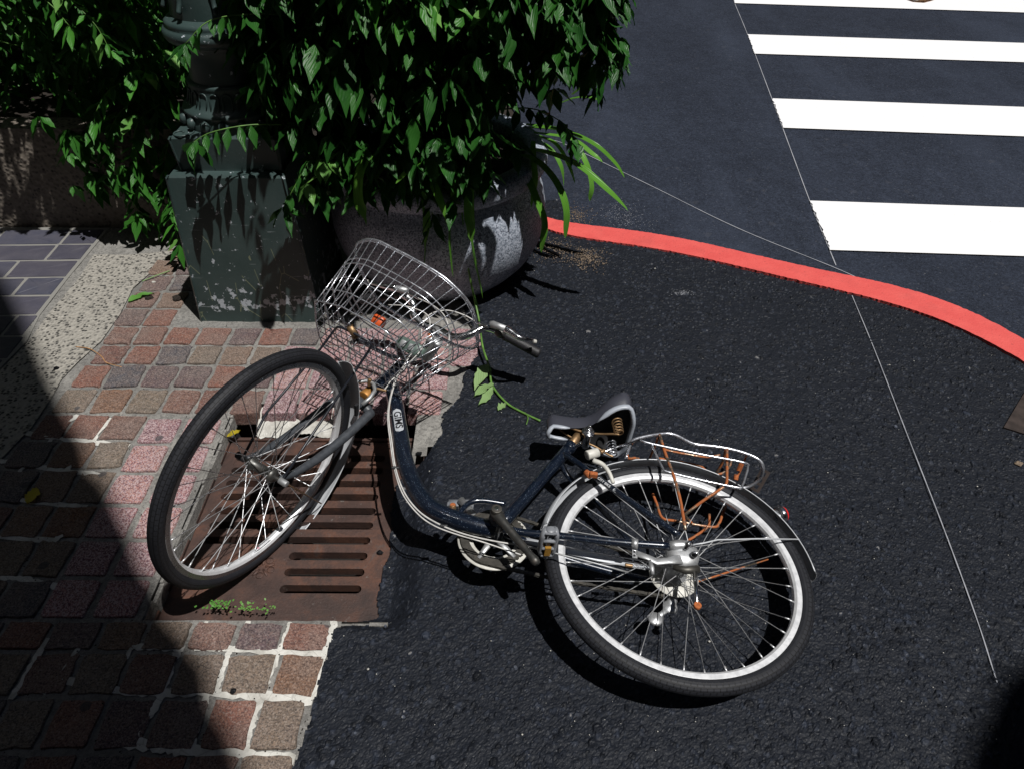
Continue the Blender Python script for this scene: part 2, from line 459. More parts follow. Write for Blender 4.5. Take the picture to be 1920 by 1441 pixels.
# ---- plants, stone
def m_leaf(name, c0, c1, rough=.38, trans=.25):
    m, n, b = mat(name); oi = n.nodes.new('ShaderNodeObjectInfo'); g = geo(n)
    f = noise(n, g, 11, 3)
    ff = math_(n, 'ADD', math_(n, 'MULTIPLY', oi.outputs['Random'], .5), math_(n, 'MULTIPLY', f, .5))
    c = mix(n, ramp(n, ff, [(.25, 0), (.75, 1)]), c0, c1)
    setc(n, b, c); b.inputs['Roughness'].default_value = rough
    b.inputs['Specular IOR Level'].default_value = .22
    wv = n.nodes.new('ShaderNodeTexWave'); wv.inputs['Scale'].default_value = 3.0
    wv.inputs['Distortion'].default_value = 1.5
    tc = n.nodes.new('ShaderNodeTexCoord'); mp = n.nodes.new('ShaderNodeMapping')
    mp.inputs['Scale'].default_value = (1, 1, 1); n.links.new(tc.outputs['UV'], mp.inputs['Vector'])
    n.links.new(mp.outputs[0], wv.inputs['Vector']); wv.bands_direction = 'DIAGONAL'
    bump(n, b, wv.outputs['Fac'], .35, .002)
    tr = n.nodes.new('ShaderNodeBsdfTranslucent'); n.links.new(c, tr.inputs['Color'])
    ms = n.nodes.new('ShaderNodeMixShader'); ms.inputs[0].default_value = trans
    out = n.nodes['Material Output']
    n.links.new(b.outputs[0], ms.inputs[1]); n.links.new(tr.outputs[0], ms.inputs[2]); n.links.new(ms.outputs[0], out.inputs[0])
    return m
M_LEAF = m_leaf('leaf_green', (.014, .070, .012), (.060, .225, .026), .40, trans=.18)
M_LEAFL = m_leaf('leaf_light_green', (.10, .26, .05), (.16, .34, .08))
M_STRAP = m_leaf('strap_leaf_green', (.075, .22, .022), (.13, .33, .045), .32)
M_YLEAF = m_leaf('leaf_yellow', (.45, .36, .03), (.6, .5, .06))
M_WILT = m_leaf('wilted_leaf', (.20, .33, .12), (.28, .42, .18), .55)
M_STEM = m_simple('green_stem', (.09, .20, .035), .5, var=.3, bscale=30)
M_WOOD = m_simple('brown_stem', (.05, .038, .025), .8, var=.3, bscale=40)
def m_green_paint():
    m, n, b = mat('chipped_green_paint'); g = geo(n)
    base = mix(n, ramp(n, noise(n, g, 7, 4), [(.35, 0), (.7, 1)]), (.030, .052, .050), (.046, .070, .068))
    tc = n.nodes.new('ShaderNodeNewGeometry'); sp = n.nodes.new('ShaderNodeSeparateXYZ'); n.links.new(tc.outputs['Position'], sp.inputs[0])
    low = ramp(n, sp.outputs[2], [(.03, .0), (.06, .13), (.11, .10), (.17, .02), (.40, .03), (.6, 0)])
    ch = noise(n, g, 34, 5, .65)
    chip = math_(n, 'GREATER_THAN', math_(n, 'ADD', ch, low), .665)
    gs = geo(n, (6, 6, 150)); sc = noise(n, gs, 1.0, 3, .6)
    scr = math_(n, 'MULTIPLY', math_(n, 'GREATER_THAN', sc, .70), math_(n, 'LESS_THAN', sp.outputs[2], .45))
    c = mix(n, chip, base, (.42, .46, .50)); c = mix(n, math_(n, 'MULTIPLY', scr, .6), c, (.34, .38, .40))
    # thin yellowish scratches
    vv = n.nodes.new('ShaderNodeTexVoronoi'); vv.feature = 'DISTANCE_TO_EDGE'; vv.inputs['Scale'].default_value = 13
    n.links.new(geo(n, (1, 1, .45)), vv.inputs['Vector'])
    ln = math_(n, 'MULTIPLY', math_(n, 'LESS_THAN', vv.outputs['Distance'], .012), math_(n, 'GREATER_THAN', noise(n, g, 9, 2), .55))
    ln = math_(n, 'MULTIPLY', ln, math_(n, 'LESS_THAN', sp.outputs[2], .42))
    c = mix(n, math_(n, 'MULTIPLY', ln, .6), c, (.25, .27, .16))
    setc(n, b, c); b.inputs['Roughness'].default_value = .42
    bump(n, b, math_(n, 'ADD', noise(n, g, 80, 4), math_(n, 'MULTIPLY', chip, -.6)), .35, .002); return m
M_GPAINT = m_green_paint()
def m_granite():
    m, n, b = mat('grey_granite'); g = geo(n)
    v = n.nodes.new('ShaderNodeTexVoronoi'); v.inputs['Scale'].default_value = 210; n.links.new(g, v.inputs['Vector'])
    sp = n.nodes.new('ShaderNodeSeparateColor'); n.links.new(v.outputs['Color'], sp.inputs[0])
    c = ramp(n, sp.outputs[0], [(0, (.20, .23, .28)), (.3, (.36, .40, .47)), (.65, (.50, .54, .62)), (.88, (.09, .10, .13))], 'CONSTANT')
    wt = noise(n, geo(n, (1, 1, 3)), 5, 5, .6)
    c = mix(n, ramp(n, wt, [(.4, 0), (.7, .6)]), c, (.16, .185, .23))
    setc(n, b, c); b.inputs['Roughness'].default_value = .6
    bump(n, b, noise(n, g, 90, 4), .35, .003); return m
M_GRAN = m_granite()
M_SOIL = m_simple('soil', (.02, .014, .010), .95, bscale=60, bstr=1, bdist=.02)
M_CHALK = m_simple('chalk', (.30, .31, .34), .9, bscale=300, bstr=.3)
M_GRIT = m_simple('grit', (.16, .12, .085), .9, var=.5, bscale=60)
M_BLOCKER = m_simple('dark_blocker', (.03, .032, .035), .9)
M_PLATE = m_simple('brown_steel_plate', (.05, .038, .034), .5, metal=.3, var=.3, bscale=30)
M_DRY = m_simple('dry_leaf', (.42, .22, .09), .7, var=.3, bscale=60)

# ================================================================== GROUND
GZ = -0.058        # top of the sunken drain grate
def poly_sheet(name, pts, z, m, **k):
    V = [(p[0], p[1], z) for p in pts]; o = mesh(name, V, [tuple(range(len(V)))], m, smooth=False)
    return o
# base earth sheet far to the horizon, just under everything
def grid_sheet(name, xs, ys, z, m, skip=None):
    V = [(x, y, z) for y in ys for x in xs]; nx = len(xs); Fc = []
    for j in range(len(ys)-1):
        for i in range(nx-1):
            cx_, cy_ = (xs[i]+xs[i+1])/2, (ys[j]+ys[j+1])/2
            if skip and skip(cx_, cy_): continue
            Fc.append((j*nx+i, j*nx+i+1, (j+1)*nx+i+1, (j+1)*nx+i))
    return mesh(name, V, Fc, m, smooth=False)
def inpoly(x, y, P):
    P = np.asarray(P); c = np.zeros(np.shape(x), bool); n = len(P); j = n-1
    for i in range(n):
        xi, yi = P[i]; xj, yj = P[j]
        hit = ((yi > y) != (yj > y)) & (x < (xj-xi)*(y-yi)/(yj-yi+1e-12)+xi)
        c ^= hit; j = i
    return c
# boundary between paving (left) and asphalt (right)
edge_px = [(520, 1560), (550, 1441), (572, 1380), (585, 1330), (592, 1290), (603, 1250), (618, 1205), (628, 1163), (660, 1152), (705, 1148),
           (718, 1110), (728, 1060), (742, 1030), (740, 960), (752, 905), (785, 868), (800, 845), (826, 815), (828, 775), (862, 745), (868, 705), (895, 660), (890, 625)]
edge = [tuple(gp(u-(9 if 905 <= v <= 1110 else 0), v, -.05 if 905 <= v <= 1110 else (-.03 if v in (1148, 868) else 0))[:2]) for u, v in edge_px]
_e = []
for i in range(len(edge)-1):
    p_, q_ = np.array(edge[i]), np.array(edge[i+1]); n_ = max(2, int(np.linalg.norm(q_-p_)/.012))
    for j in range(n_): _e.append(tuple(p_+(q_-p_)*j/n_+rng.normal(0, .0028, 2)))
edge = _e+[edge[-1]]
pave = [(-0.50, -.3)]+edge+[(-.22, 2.45), (-.22, 3.5), (-6, 3.7), (-6, -.3)]
red_t = [(1010, 408), (1021.6, 409), (1065, 418), (1110, 427), (1182, 437), (1287, 453.6), (1417, 481), (1500, 500), (1575, 516), (1637, 533.6), (1747.5, 562), (1838.5, 596), (1920, 639), (2010, 700)]
red_b = [(1010, 428), (1021.6, 430.6), (1065, 442), (1110, 454.6), (1182, 460), (1287, 483), (1417, 509.7), (1480, 525), (1551, 543), (1671, 572), (1766.6, 608), (1862.5, 648.6), (1920, 682), (2010, 742)]
rt = [gp(u, v)[:2] for u, v in red_t]; rb = [gp(u, v)[:2] for u, v in red_b]

_xs = np.linspace(rt[0][0], rt[-1][0], 26)
_pt = np.polyfit([p[0] for p in rt], [p[1] for p in rt], 5); _pb = np.polyfit([p[0] for p in rb], [p[1] for p in rb], 5)
rt = [np.array([x, np.polyval(_pt, x)]) for x in _xs]; rb = [np.array([x, np.polyval(_pb, x)]) for x in _xs]
# near asphalt: height field of packed stones
def near_asphalt():
    x0, x1, y0, y1, st = -0.75, 2.10, 0.55, 3.30, 0.0040
    nx = int((x1-x0)/st); ny = int((y1-y0)/st)
    H = np.zeros((ny, nx)); r = rng
    def nz2(sc, amp):
        gx = int((x1-x0)/sc)+3; gy = int((y1-y0)/sc)+3
        g = r.random((gy, gx))
        yy = np.linspace(0, gy-2.01, ny); xx = np.linspace(0, gx-2.01, nx)
        iy = yy.astype(int); ix = xx.astype(int); fy = (yy-iy)[:, None]; fx = (xx-ix)[None, :]
        fy = fy*fy*(3-2*fy); fx = fx*fx*(3-2*fx)
        return amp*((g[iy][:, ix]*(1-fy)+g[iy+1][:, ix]*fy)*(1-fx)+(g[iy][:, ix+1]*(1-fy)+g[iy+1][:, ix+1]*fy)*fx)
    H += nz2(.35, .007)+nz2(.09, .004)+nz2(.02, .0030)
    stones = np.full((ny, nx), -1.0); tone = .22+.18*r.random((ny, nx))
    for cnt, rlo, rhi in ((26000, .0030, .0058), (9000, .0050, .0085), (900, .008, .0125)):
        cx_ = r.random(cnt)*nx; cy_ = r.random(cnt)*ny; rr = (rlo+(rhi-rlo)*r.random(cnt)**2)/st
        asp = .65+.35*r.random(cnt); an = r.random(cnt)*math.pi; hh = (.5+.7*r.random(cnt)); tn = r.random(cnt)**1.6; tx = r.normal(0, .25, cnt); ty = r.normal(0, .25, cnt)
        for k in range(cnt):
            R = int(rr[k])+1; X0 = max(0, int(cx_[k])-R); X1 = min(nx, int(cx_[k])+R+1); Y0 = max(0, int(cy_[k])-R); Y1 = min(ny, int(cy_[k])+R+1)
            if X1 <= X0 or Y1 <= Y0: continue
            dx = (np.arange(X0, X1)-cx_[k])[None, :]; dy = (np.arange(Y0, Y1)-cy_[k])[:, None]
            ca, sa = math.cos(an[k]), math.sin(an[k])
            u = (dx*ca+dy*sa)/rr[k]; v = (-dx*sa+dy*ca)/(rr[k]*asp[k]); d = u*u+v*v
            hgt = np.where(d < 1, np.minimum(np.sqrt(np.clip(1-d, 0, 1)), .72)+.3*(tx[k]*u+ty[k]*v), -1)*rr[k]*st*hh[k]*.75
            s = stones[Y0:Y1, X0:X1]; up_m = (d < 1) & (hgt > s); tone[Y0:Y1, X0:X1][up_m] = .12+.88*tn[k]; s[up_m] = hgt[up_m]
    H += np.where(stones > 0, stones, 0)
    H += r.normal(0, .0004, H.shape)
    X = x0+np.arange(nx)*st; Y = y0+np.arange(ny)*st
    XX, YY = np.meshgrid(X, Y)
    H -= H.mean(); H = H+.001
    # the fresh asphalt dips down onto the sunken grate
    gxx, gyy = -.325, (1.03, 1.72)
    ex = np.clip((gxx+.10-XX)/.10, 0, 1); ex = ex*ex*(3-2*ex)
    ey = np.clip((YY-gyy[0]+.05)/.06, 0, 1)*np.clip((gyy[1]+.10-YY)/.10, 0, 1)
    H -= .050*ex*ey
    inside = inpoly(XX, YY, pave)
    # beyond the red line the road sheet takes over
    far = np.interp(XX, [p[0] for p in rt], [p[1] for p in rt])
    far = np.where(XX < .25, 5, far)
    keepv = (~inside) & (YY < far-.02)
    V = np.stack([XX.ravel(), YY.ravel(), H.ravel()], 1)
    idx = np.arange(nx*ny).reshape(ny, nx)
    q = keepv[:-1, :-1] & keepv[1:, :-1] & keepv[:-1, 1:] & keepv[1:, 1:]
    f = np.stack([idx[:-1, :-1][q], idx[:-1, 1:][q], idx[1:, 1:][q], idx[1:, :-1][q]], 1)
    tv = tone.ravel(); used = np.unique(f); tv = tv[used]; rem = np.full(nx*ny, -1); rem[used] = np.arange(len(used)); f = rem[f]; V = V[used]
    me = bpy.data.meshes.new('asphalt')
    me.vertices.add(len(V)); me.vertices.foreach_set('co', V.ravel())
    me.loops.add(f.size); me.loops.foreach_set('vertex_index', f.ravel().astype(np.int32))
    me.polygons.add(len(f)); me.polygons.foreach_set('loop_start', np.arange(0, f.size, 4, dtype=np.int32))
    me.update(calc_edges=True); me.materials.append(M_ASPH)
    me.polygons.foreach_set('use_smooth', np.zeros(len(f), bool))
    ta = me.attributes.new('tone', 'FLOAT', 'POINT'); ta.data.foreach_set('value', tv.astype(np.float32))
    o = bpy.data.objects.new('asphalt', me); COL.objects.link(o)
    return tag(o, 'coarse dark asphalt patch under the rear wheel', None, kind='structure')
near_asphalt()

# road (further, finer asphalt) and a base below the near patch
def road_skip(x, y):
    if inpoly(np.array(x), np.array(y), pave): return True
    if -.9 < x < .3 and .3 < y < 2.55: return True
    return -6 < x < -.75 and -.3 < y < 3.7
road = grid_sheet('road', [-40, -8, -6]+list(np.arange(-5.6, 4.01, .2))+[8, 40], [-20, -1, -.3]+list(np.arange(-.1, 3.8, .1))+[6, 12, 60], -.007, M_ROAD, road_skip)
tag(road, 'smooth dark asphalt road', kind='structure')
base = poly_sheet('ground', [(-90, -60), (90, -60), (90, 120), (-90, 120)], -.34, M_SOIL); tag(base, kind='structure')

# red kerb line (thermoplastic strip with thickness)
def strip(name, A, Bp, z, th, m, label, cat, parent=None, wob=.003):
    A = np.array(A); Bp = np.array(Bp)
    def dense(P):
        Q = spl(np.c_[P, np.zeros(len(P))], 10)[:, :2]; return Q+rng.normal(0, wob, Q.shape)*np.linspace(1, 1, len(Q))[:, None]
    A = dense(A); Bp = dense(Bp); n = len(A); V = []; Fc = []
    for i in range(n):
        V += [(A[i][0], A[i][1], z), (A[i][0], A[i][1], z-th), (Bp[i][0], Bp[i][1], z), (Bp[i][0], Bp[i][1], z-th)]
    for i in range(n-1):
        k = i*4; j = k+4
        Fc += [(k, j, j+2, k+2), (k, k+1, j+1, j), (k+2, j+2, j+3, k+3)]
    o = mesh(name, V, Fc, m, smooth=False)
    return tag(o, label, cat)
strip('kerb_line', rt, rb, .0105, .02, M_RED, 'bright red painted kerb line curving across the asphalt', 'road marking', wob=.0012)
# crosswalk
stripes = [((1519.4, 376.6), (1557, 469), (1920, 389.7), (1920, 480.5)), ((1448, 185), (1469.4, 240), (1920, 201), (1920, 256)),
           ((1402, 64.7), (1415.3, 101), (1920, 81), (1920, 117)), ((1362, -40), (1377.8, 6.2), (1920, -18), (1920, 23.8))]
names = ['nearest white crosswalk stripe, widest in view, beside the red line', 'second white crosswalk stripe up from the red line',
         'third white crosswalk stripe up from the red line', 'farthest white crosswalk stripe cut by the top edge of view']
for (tl, bl, tr_, br_), lb in zip(stripes, names):
    a0, b0, a1, b1 = [gp(*p)[:2] for p in (tl, bl, tr_, br_)]
    ea = a0+(a1-a0)*2.4; eb = b0+(b1-b0)*2.4
    k = 90
    # ragged left end
    V = []; Fc = []
    nrow = 26; ncol = 3
    for j in range(nrow+1):
        t = j/nrow; l = a0+(b0-a0)*t+np.array([rng.normal(0, .0028), 0]); r_ = ea+(eb-ea)*t
        for c in (0, .5, 1): p = l+(r_-l)*c; V.append((p[0], p[1], .0005))
    for j in range(nrow+1):
        p = V[j*3]; V.append((p[0], p[1], -.006))
    for j in range(nrow):
        for c in range(2): Fc.append((j*3+c, j*3+c+1, (j+1)*3+c+1, (j+1)*3+c))
        s0 = (nrow+1)*3+j; Fc.append((j*3, (j+1)*3, s0+1, s0))
    tag(mesh('crosswalk_stripe', V, Fc, M_WHITE, smooth=False), lb, 'road marking', 'crosswalk stripes')
# thin chalk layout lines
def chalk(pts, w, z, label):
    P = np.array([gp(u, v)[:2] for u, v in pts]); Q = spl(np.c_[P, np.zeros(len(P))], 14)[:, :2]
    V = []; Fc = []
    for i in range(len(Q)):
        t = Q[min(i+1, len(Q)-1)]-Q[max(i-1, 0)]; t /= np.linalg.norm(t); nn = np.array([-t[1], t[0]])
        ww = w*(.75+.5*rng.random()); V += [(*(Q[i]+nn*ww/2), z), (*(Q[i]-nn*ww/2), z)]
    for i in range(len(Q)-1): Fc.append((2*i, 2*i+2, 2*i+3, 2*i+1))
    tag(mesh('chalk_line', V, Fc, M_CHALK, smooth=False), label, 'marking', 'chalk lines')
chalk([(1378, 6), (1402, 64), (1448, 185), (1519, 376), (1557, 469), (1568, 496)], .0042, -.0042, 'thin pale layout line along the ends of the white stripes')
chalk([(1597, 556), (1640, 660), (1700, 815), (1766, 985), (1828, 1155), (1868, 1280)], .0026, .0048, 'thin pale line running from the red line down to the lower right')
chalk([(1040, 262), (1072, 275), (1225, 349), (1383, 426), (1565, 500), (1628, 529)], .0040, -.0042, 'thin pale line slanting from the planter to the red line')

# ---------------- paving bed
def bed_skip(x, y):
    gr_ = -.45 < x and 1.0 < y < 1.62
    if not inpoly(np.array(x), np.array(y), pave) and (gr_ or not inpoly(np.array(x-.022), np.array(y), pave)): return True
    return (GX0 < x < GX1) and (GY0 < y < GY1)
g0 = gp(330, 1130, GZ); g1 = gp(415, 832, GZ); g2 = gp(700, 1150, GZ)
GX0, GX1 = -.925, -.310
GY0, GY1 = 1.008, 1.815
xs = sorted(set(np.round(list(np.arange(-1.6, -.62, .04))+list(np.arange(-.60, .1, .016))+[GX0, GX1], 4)))
ys = sorted(set(np.round(list(np.arange(-.3, 3.6, .04))+[GY0, GY1], 4)))
xs = [x for x in xs if min(abs(x-GX0), abs(x-GX1)) > .004 or x in (round(GX0, 4), round(GX1, 4))]
ys = [y for y in ys if min(abs(y-GY0), abs(y-GY1)) > .008 or y in (round(GY0, 4), round(GY1, 4))]
bed = grid_sheet('pavement', [-6, -4, -2.5]+xs, ys, -.0045, M_MORT, bed_skip); tag(bed, 'sett pavement in grey mortar', kind='structure')
# raised mortar ridges come from noise: displace bed a little
for v in bed.data.vertices:
    if v.co.x > -1.62: v.co.z += random.uniform(-.002, .002)

def sett_mesh(k, w=.5, d=.5, rnd=.085, hgt=.05, dome=.0014, ex=11):
    r = random.Random(k); ring = []; c_ = .065 if ex < 20 else .015
    base_ = []
    for (sx, sy, dx_, dy_) in ((1, -1, 0, 1), (1, 1, -1, 0), (-1, 1, 0, -1), (-1, -1, 1, 0)):
        for t in (c_, .30, .55, .80, 1.0-c_*0.6)[:5]:
            base_.append((sx+dx_*2*t, sy+dy_*2*t, t))
    for (x_, y_, t) in base_:
        k_ = 1-r.uniform(0, rnd)*1.3; ring.append((max(-1, min(1, x_))*k_, max(-1, min(1, y_))*k_))
    N = len(ring)
    V = []; Fc = []
    for sc, z in ((1.0, -hgt), (1.0, -.006), (.994, -.0022), (.968, dome*.55), (.72, dome)):
        for (x, y) in ring: V.append((x*w*sc, y*d*sc, z+(r.uniform(-.0015, .0015) if z > -.004 else 0)))
    V.append((0, 0, dome))
    for L in range(4):
        for i in range(N):
            j = (i+1) % N; Fc.append((L*N+i, L*N+j, (L+1)*N+j, (L+1)*N+i))
    for i in range(N): Fc.append((4*N+i, 4*N+(i+1) % N, 5*N))
    me = bpy.data.meshes.new('sett'); me.from_pydata(V, [], Fc)
    me.polygons.foreach_set('use_smooth', [False]*len(me.polygons)); return me
SM = [sett_mesh(k) for k in range(9)]; PM = [sett_mesh(50+k, rnd=.03, dome=.0016) for k in range(6)]
for m_ in SM: m_.materials.append(M_SETT)
for m_ in PM: m_.materials.append(M_PINK)
def put_sett(cx_, cy_, w, d, pink=False, rz=None, z=None):
    me = random.choice(PM if pink else SM)
    o = bpy.data.objects.new('sett', me); COL.objects.link(o); o.parent = bed
    o.location = (cx_, cy_, (random.uniform(-.001, .003) if z is None else z))
    o.scale = (w, d, 1)
    flip = random.choice((0, math.pi))
    o.rotation_euler = (random.gauss(0, .012), random.gauss(0, .012), (random.gauss(0, .032) if rz is None else rz)+flip)
    return o
plinth_r = (-1.22, -.72, 2.26, 2.8)
# lower field: rows in front of the grate
def ok_pave(x, y, mgn=.035):
    return all(inpoly(np.array(x+dx), np.array(y+dy), pave) for dx in (-mgn, mgn) for dy in (-mgn, mgn))
rows = [(.920, 1.004), (.808, .920), (.685, .808), (.565, .685), (.445, .565), (.325, .445)]
for r_i, (ya, yb) in enumerate(rows):
    x = -.443 if r_i < 2 else -.462
    col = 0
    while x > -2.2:
        w = random.uniform(.110, .124); cxx = x-w/2
        if True:
            if ok_pave(cxx, (ya+yb)/2, .02):
                put_sett(cxx, (ya+yb)/2, w-.008, (yb-ya)-.008)
        x -= w; col += 1
# left field beside the pink border
ysplit = [1.004, 1.125, 1.252, 1.375, 1.512, 1.635, 1.758, 1.885, 2.012, 2.125, 2.24, 2.36, 2.48, 2.60, 2.72, 2.82]
for i in range(len(ysplit)-1):
    ya, yb = ysplit[i], ysplit[i+1]
    x = -1.188
    if ya > 1.75: x = -1.05
    xr = x
    while x > -1.66-(0 if ya > 1.45 else .9):
        w = random.uniform(.108, .126); cxx = x-w/2
        if not (plinth_r[0]-.04 < cxx < plinth_r[1] and (ya+yb)/2 > 2.26):
            strip_left = -1.545 if ya > 1.6 else (-1.6 if ya > 1.4 else -9)
            if cxx-w/2 > strip_left-.04: put_sett(cxx, (ya+yb)/2, w-.008, (yb-ya)-.008)
        x -= w
# setts right of x=-1.03 above the grate
for i in range(len(ysplit)):
    if i+1 >= len(ysplit): break
    ya, yb = ysplit[i], ysplit[i+1]
    if ya < 1.75 or ya > 2.2: continue
    x = -1.05
    while x < .2:
        pk = (ya < 2.02 and x > -.90) or (ya > 2.02 and x > -.78)
        w = random.uniform(.10, .118) if not pk else random.uniform(.112, .128); cxx = x+w/2
        if ok_pave(cxx, (ya+yb)/2, .004): put_sett(cxx, (ya+yb)/2, w-.008, (yb-ya)-.009, pink=pk)
        x += w
# pink granite border left of and above the grate
for xa, xb in ((-1.188, -1.066), (-1.058, -.938)):
    y = 1.004
    for k, hgt in enumerate((.124, .124, .122, .124, .122, .124)):
        yy = y+hgt/2; y += hgt
        if yy > 1.76: break
        put_sett((xa+xb)/2, yy, (xb-xa)-.010, hgt-.014, pink=True, rz=random.gauss(0, .012), z=random.uniform(0, .003))
for k in range(6):
    pass
# white cement haunch between the setts and the sunken grate
Vw = []; Fw = []
nx_, ny_ = 40, 8
for j in range(ny_+1):
    for i in range(nx_+1):
        x = -.84+i/nx_*.29; y = 1.822-j/ny_*(.112+.010*math.sin(i*.23)+.004*math.sin(i*.7))
        Vw.append((x, y+rng.normal(0, .002), -.018-.030*j/ny_+rng.normal(0, .0016)))
for j in range(ny_):
    for i in range(nx_): k = j*(nx_+1)+i; Fw.append((k, k+1, k+nx_+2, k+nx_+1))
hn = mesh('cement_haunch', Vw, Fw, M_WMORT); tag(hn, kind='structure')
# white smeared cement in some joints
def smear(pts, w, z=.0):
    P = np.array([gp(u, v)[:2] for u, v in pts]); Q = spl(np.c_[P, np.zeros(len(P))], 8)[:, :2]
    V = []; Fc = []
    for i in range(len(Q)):
        t = Q[min(i+1, len(Q)-1)]-Q[max(i-1, 0)]; t /= np.linalg.norm(t); nn = np.array([-t[1], t[0]])
        wa = w*(.5+.8*rng.random()); wb = w*(.5+.8*rng.random())
        V += [(*(Q[i]+nn*wa/2), z-.0014), (*Q[i], z-.0001), (*(Q[i]-nn*wb/2), z-.0014)]
    for i in range(len(Q)-1):
        for c in range(2): Fc.append((3*i+c, 3*i+3+c, 3*i+4+c, 3*i+1+c))
    return V, Fc
sm = MB()
for pts, w in (([(96, 818), (172, 827), (242, 836)], .022), ([(146, 777), (115, 800), (96, 820)], .018), ([(208, 783), (190, 803), (174, 826)], .014),
               ([(0, 862), (50, 870), (120, 882), (200, 888)], .018), ([(0, 806), (38, 809), (96, 818)], .018), ([(170, 835), (140, 865), (120, 884)], .016),
               ([(96, 822), (70, 850), (50, 870)], .016), ([(45, 872), (20, 905), (0, 935)], .015), ([(0, 932), (73, 940), (163, 949)], .018), ([(118, 884), (95, 915), (75, 942)], .016),
               ([(246, 1211), (303, 1213), (345, 1216)], .016), ([(330, 1222), (320, 1250), (303, 1297), (280, 1340), (250, 1390)], .020),
               ([(366, 1212), (404, 1213), (443, 1215), (521, 1222), (607, 1224)], .018), ([(627, 1163), (618, 1200), (608, 1225), (598, 1255), (588, 1310)], .018),
               ([(430, 1219), (418, 1255), (404, 1294)], .014), ([(521, 1222), (505, 1262), (490, 1304), (470, 1360), (459, 1406)], .020), ([(304, 1297), (394, 1296), (488, 1304), (586, 1313)], .024),
               ([(230, 1391), (300, 1398), (357, 1406), (455, 1412), (552, 1424)], .026), ([(390, 1300), (372, 1345), (358, 1400)], .018), ([(466, 1163), (455, 1190), (443, 1214)], .012),
               ([(544, 1165), (535, 1190), (524, 1218)], .012), ([(388, 1163), (372, 1190), (366, 1210)], .012), 
               ([(0, 1080), (53, 1086), (110, 1100)], .018), ([(0, 1003), (99, 1013)], .018), ([(163, 951), (130, 990), (99, 1013)], .016), ([(111, 1272), (217, 1293), (300, 1298)], .018),
               ([(246, 1213), (225, 1250), (205, 1290)], .014), ([(90, 1195), (49, 1264), (20, 1310)], .016), ([(148, 1211), (111, 1262), (80, 1300)], .014)):
    V, Fc = smear(pts, w, .0008); sm.add(V, Fc)
smo = sm.build('white_joint_mortar', M_WMORT, smooth=True); tag(smo, kind='structure')

# exposed aggregate strip + slate pavers + pebble-dash planter wall
agg_px = [(245, 478), (175, 478), (150, 520), (90, 590), (55, 640), (-5, 700), (-200, 900), (-260, 1060), (0, 862), (60, 800), (100, 740), (115, 712), (145, 680), (190, 640), (225, 590), (250, 540), (330, 470)]
ag = [gp(u, v)[:2] for u, v in agg_px]
ago = poly_sheet('concrete_strip', ag, .0012, M_AGG); tag(ago, 'exposed aggregate concrete strip', kind='structure')
slb = poly_sheet('tiled_path', [(-6, 1.35), (-1.68, 1.35), (-1.803, 1.99), (-1.787, 2.145), (-1.822, 2.314), (-1.835, 2.581), (-1.84, 3.0), (-6, 3.0)], -.0008, m_simple('slate_joint', (.20, .195, .18), .9, bscale=80, bstr=.5), ); tag(slb, 'slate tiled path', kind='structure')
slm = [sett_mesh(80+k, rnd=.004, dome=.0008, hgt=.02, ex=26) for k in range(5)]
for m_ in slm: m_.materials.append(M_SLATE)
y = 2.985; row = 0
while y > 1.4:
    hh_ = .135
    x = -1.80+(.1 if row % 2 else 0)
    ang = .06
    while x > -3.2:
        w = .30 if (row+int(x*10)) % 3 else .20
        cxx = x-w/2; cyy = y-hh_/2+(cxx+1.8)*.03
        lim = np.interp(cyy, [1.35, 1.99, 2.145, 2.314, 2.58, 3.0], [-1.70, -1.813, -1.80, -1.832, -1.845, -1.85])
        ww = w; c2 = cxx
        if cxx+w/2 > lim: ww = lim-(cxx-w/2); c2 = cxx-w/2+ww/2
        if ww > .05:
            o = bpy.data.objects.new('slate_paver', random.choice(slm)); COL.objects.link(o); o.parent = slb
            o.location = (c2, cyy, .0016+random.uniform(0, .001)); o.scale = (ww-.012, hh_-.012, 1)
            o.rotation_euler = (0, 0, random.choice((0, math.pi))+.03)
        x -= w
    y -= hh_; row += 1
# pebble dash wall (planter)
def slab(name, x0, x1, y0, y1, z0, z1, m, label, cat, kind=None, nu=1):
    V, Fc = box(((x0+x1)/2, (y0+y1)/2, (z0+z1)/2), ((x1-x0)/2, 0, 0), (0, (y1-y0)/2, 0), (0, 0, (z1-z0)/2))
    o = mesh(name, V, Fc, m, loc=((x0+x1)/2, (y0+y1)/2, z0), smooth=False); return tag(o, label, cat, kind=kind)
wl = slab('planter_wall', -6, -1.30, 3.005, 3.13, -.1, .455, M_PEB, 'low pebble dash planter wall behind the slate path', 'wall')
slab('planter_soil', -6, 0.0, 3.13, 5.6, -.1, .38, M_SOIL, None, None, kind='structure')

# ================================================================== DRAIN GRATE
gr = empty('drain_grate', ((GX0+GX1)/2, (GY0+GY1)/2, GZ), 'rusty cast iron drain grate under the front wheel', 'drain grate')
gx0, gx1 = GX0+.012, GX1+.030; gy0, gy1 = GY0+.012, 1.690
sl0, sl1 = -.878, -.402          # slot ends
sl3 = -.622                      # the three lowest slots start further right
TH = .030
ys_ = [1.136+.0537*k for k in range(10)]
SW = .026
fr = MB()
def pl(x0, x1, y0, y1, z0=GZ-TH, z1=GZ): return box(((x0+x1)/2, (y0+y1)/2, (z0+z1)/2), ((x1-x0)/2, 0, 0), (0, (y1-y0)/2, 0), (0, 0, (z1-z0)/2))
fr.add(*pl(gx0, sl0, gy0, gy1)); fr.add(*pl(sl1, gx1, gy0, gy1)); fr.add(*pl(sl0, sl1, gy0, ys_[0]-SW/2)); fr.add(*pl(sl0, sl1, ys_[-1]+SW/2, gy1)); fr.add(*pl(sl0, sl3, ys_[0]-SW/2, ys_[2]+SW/2))
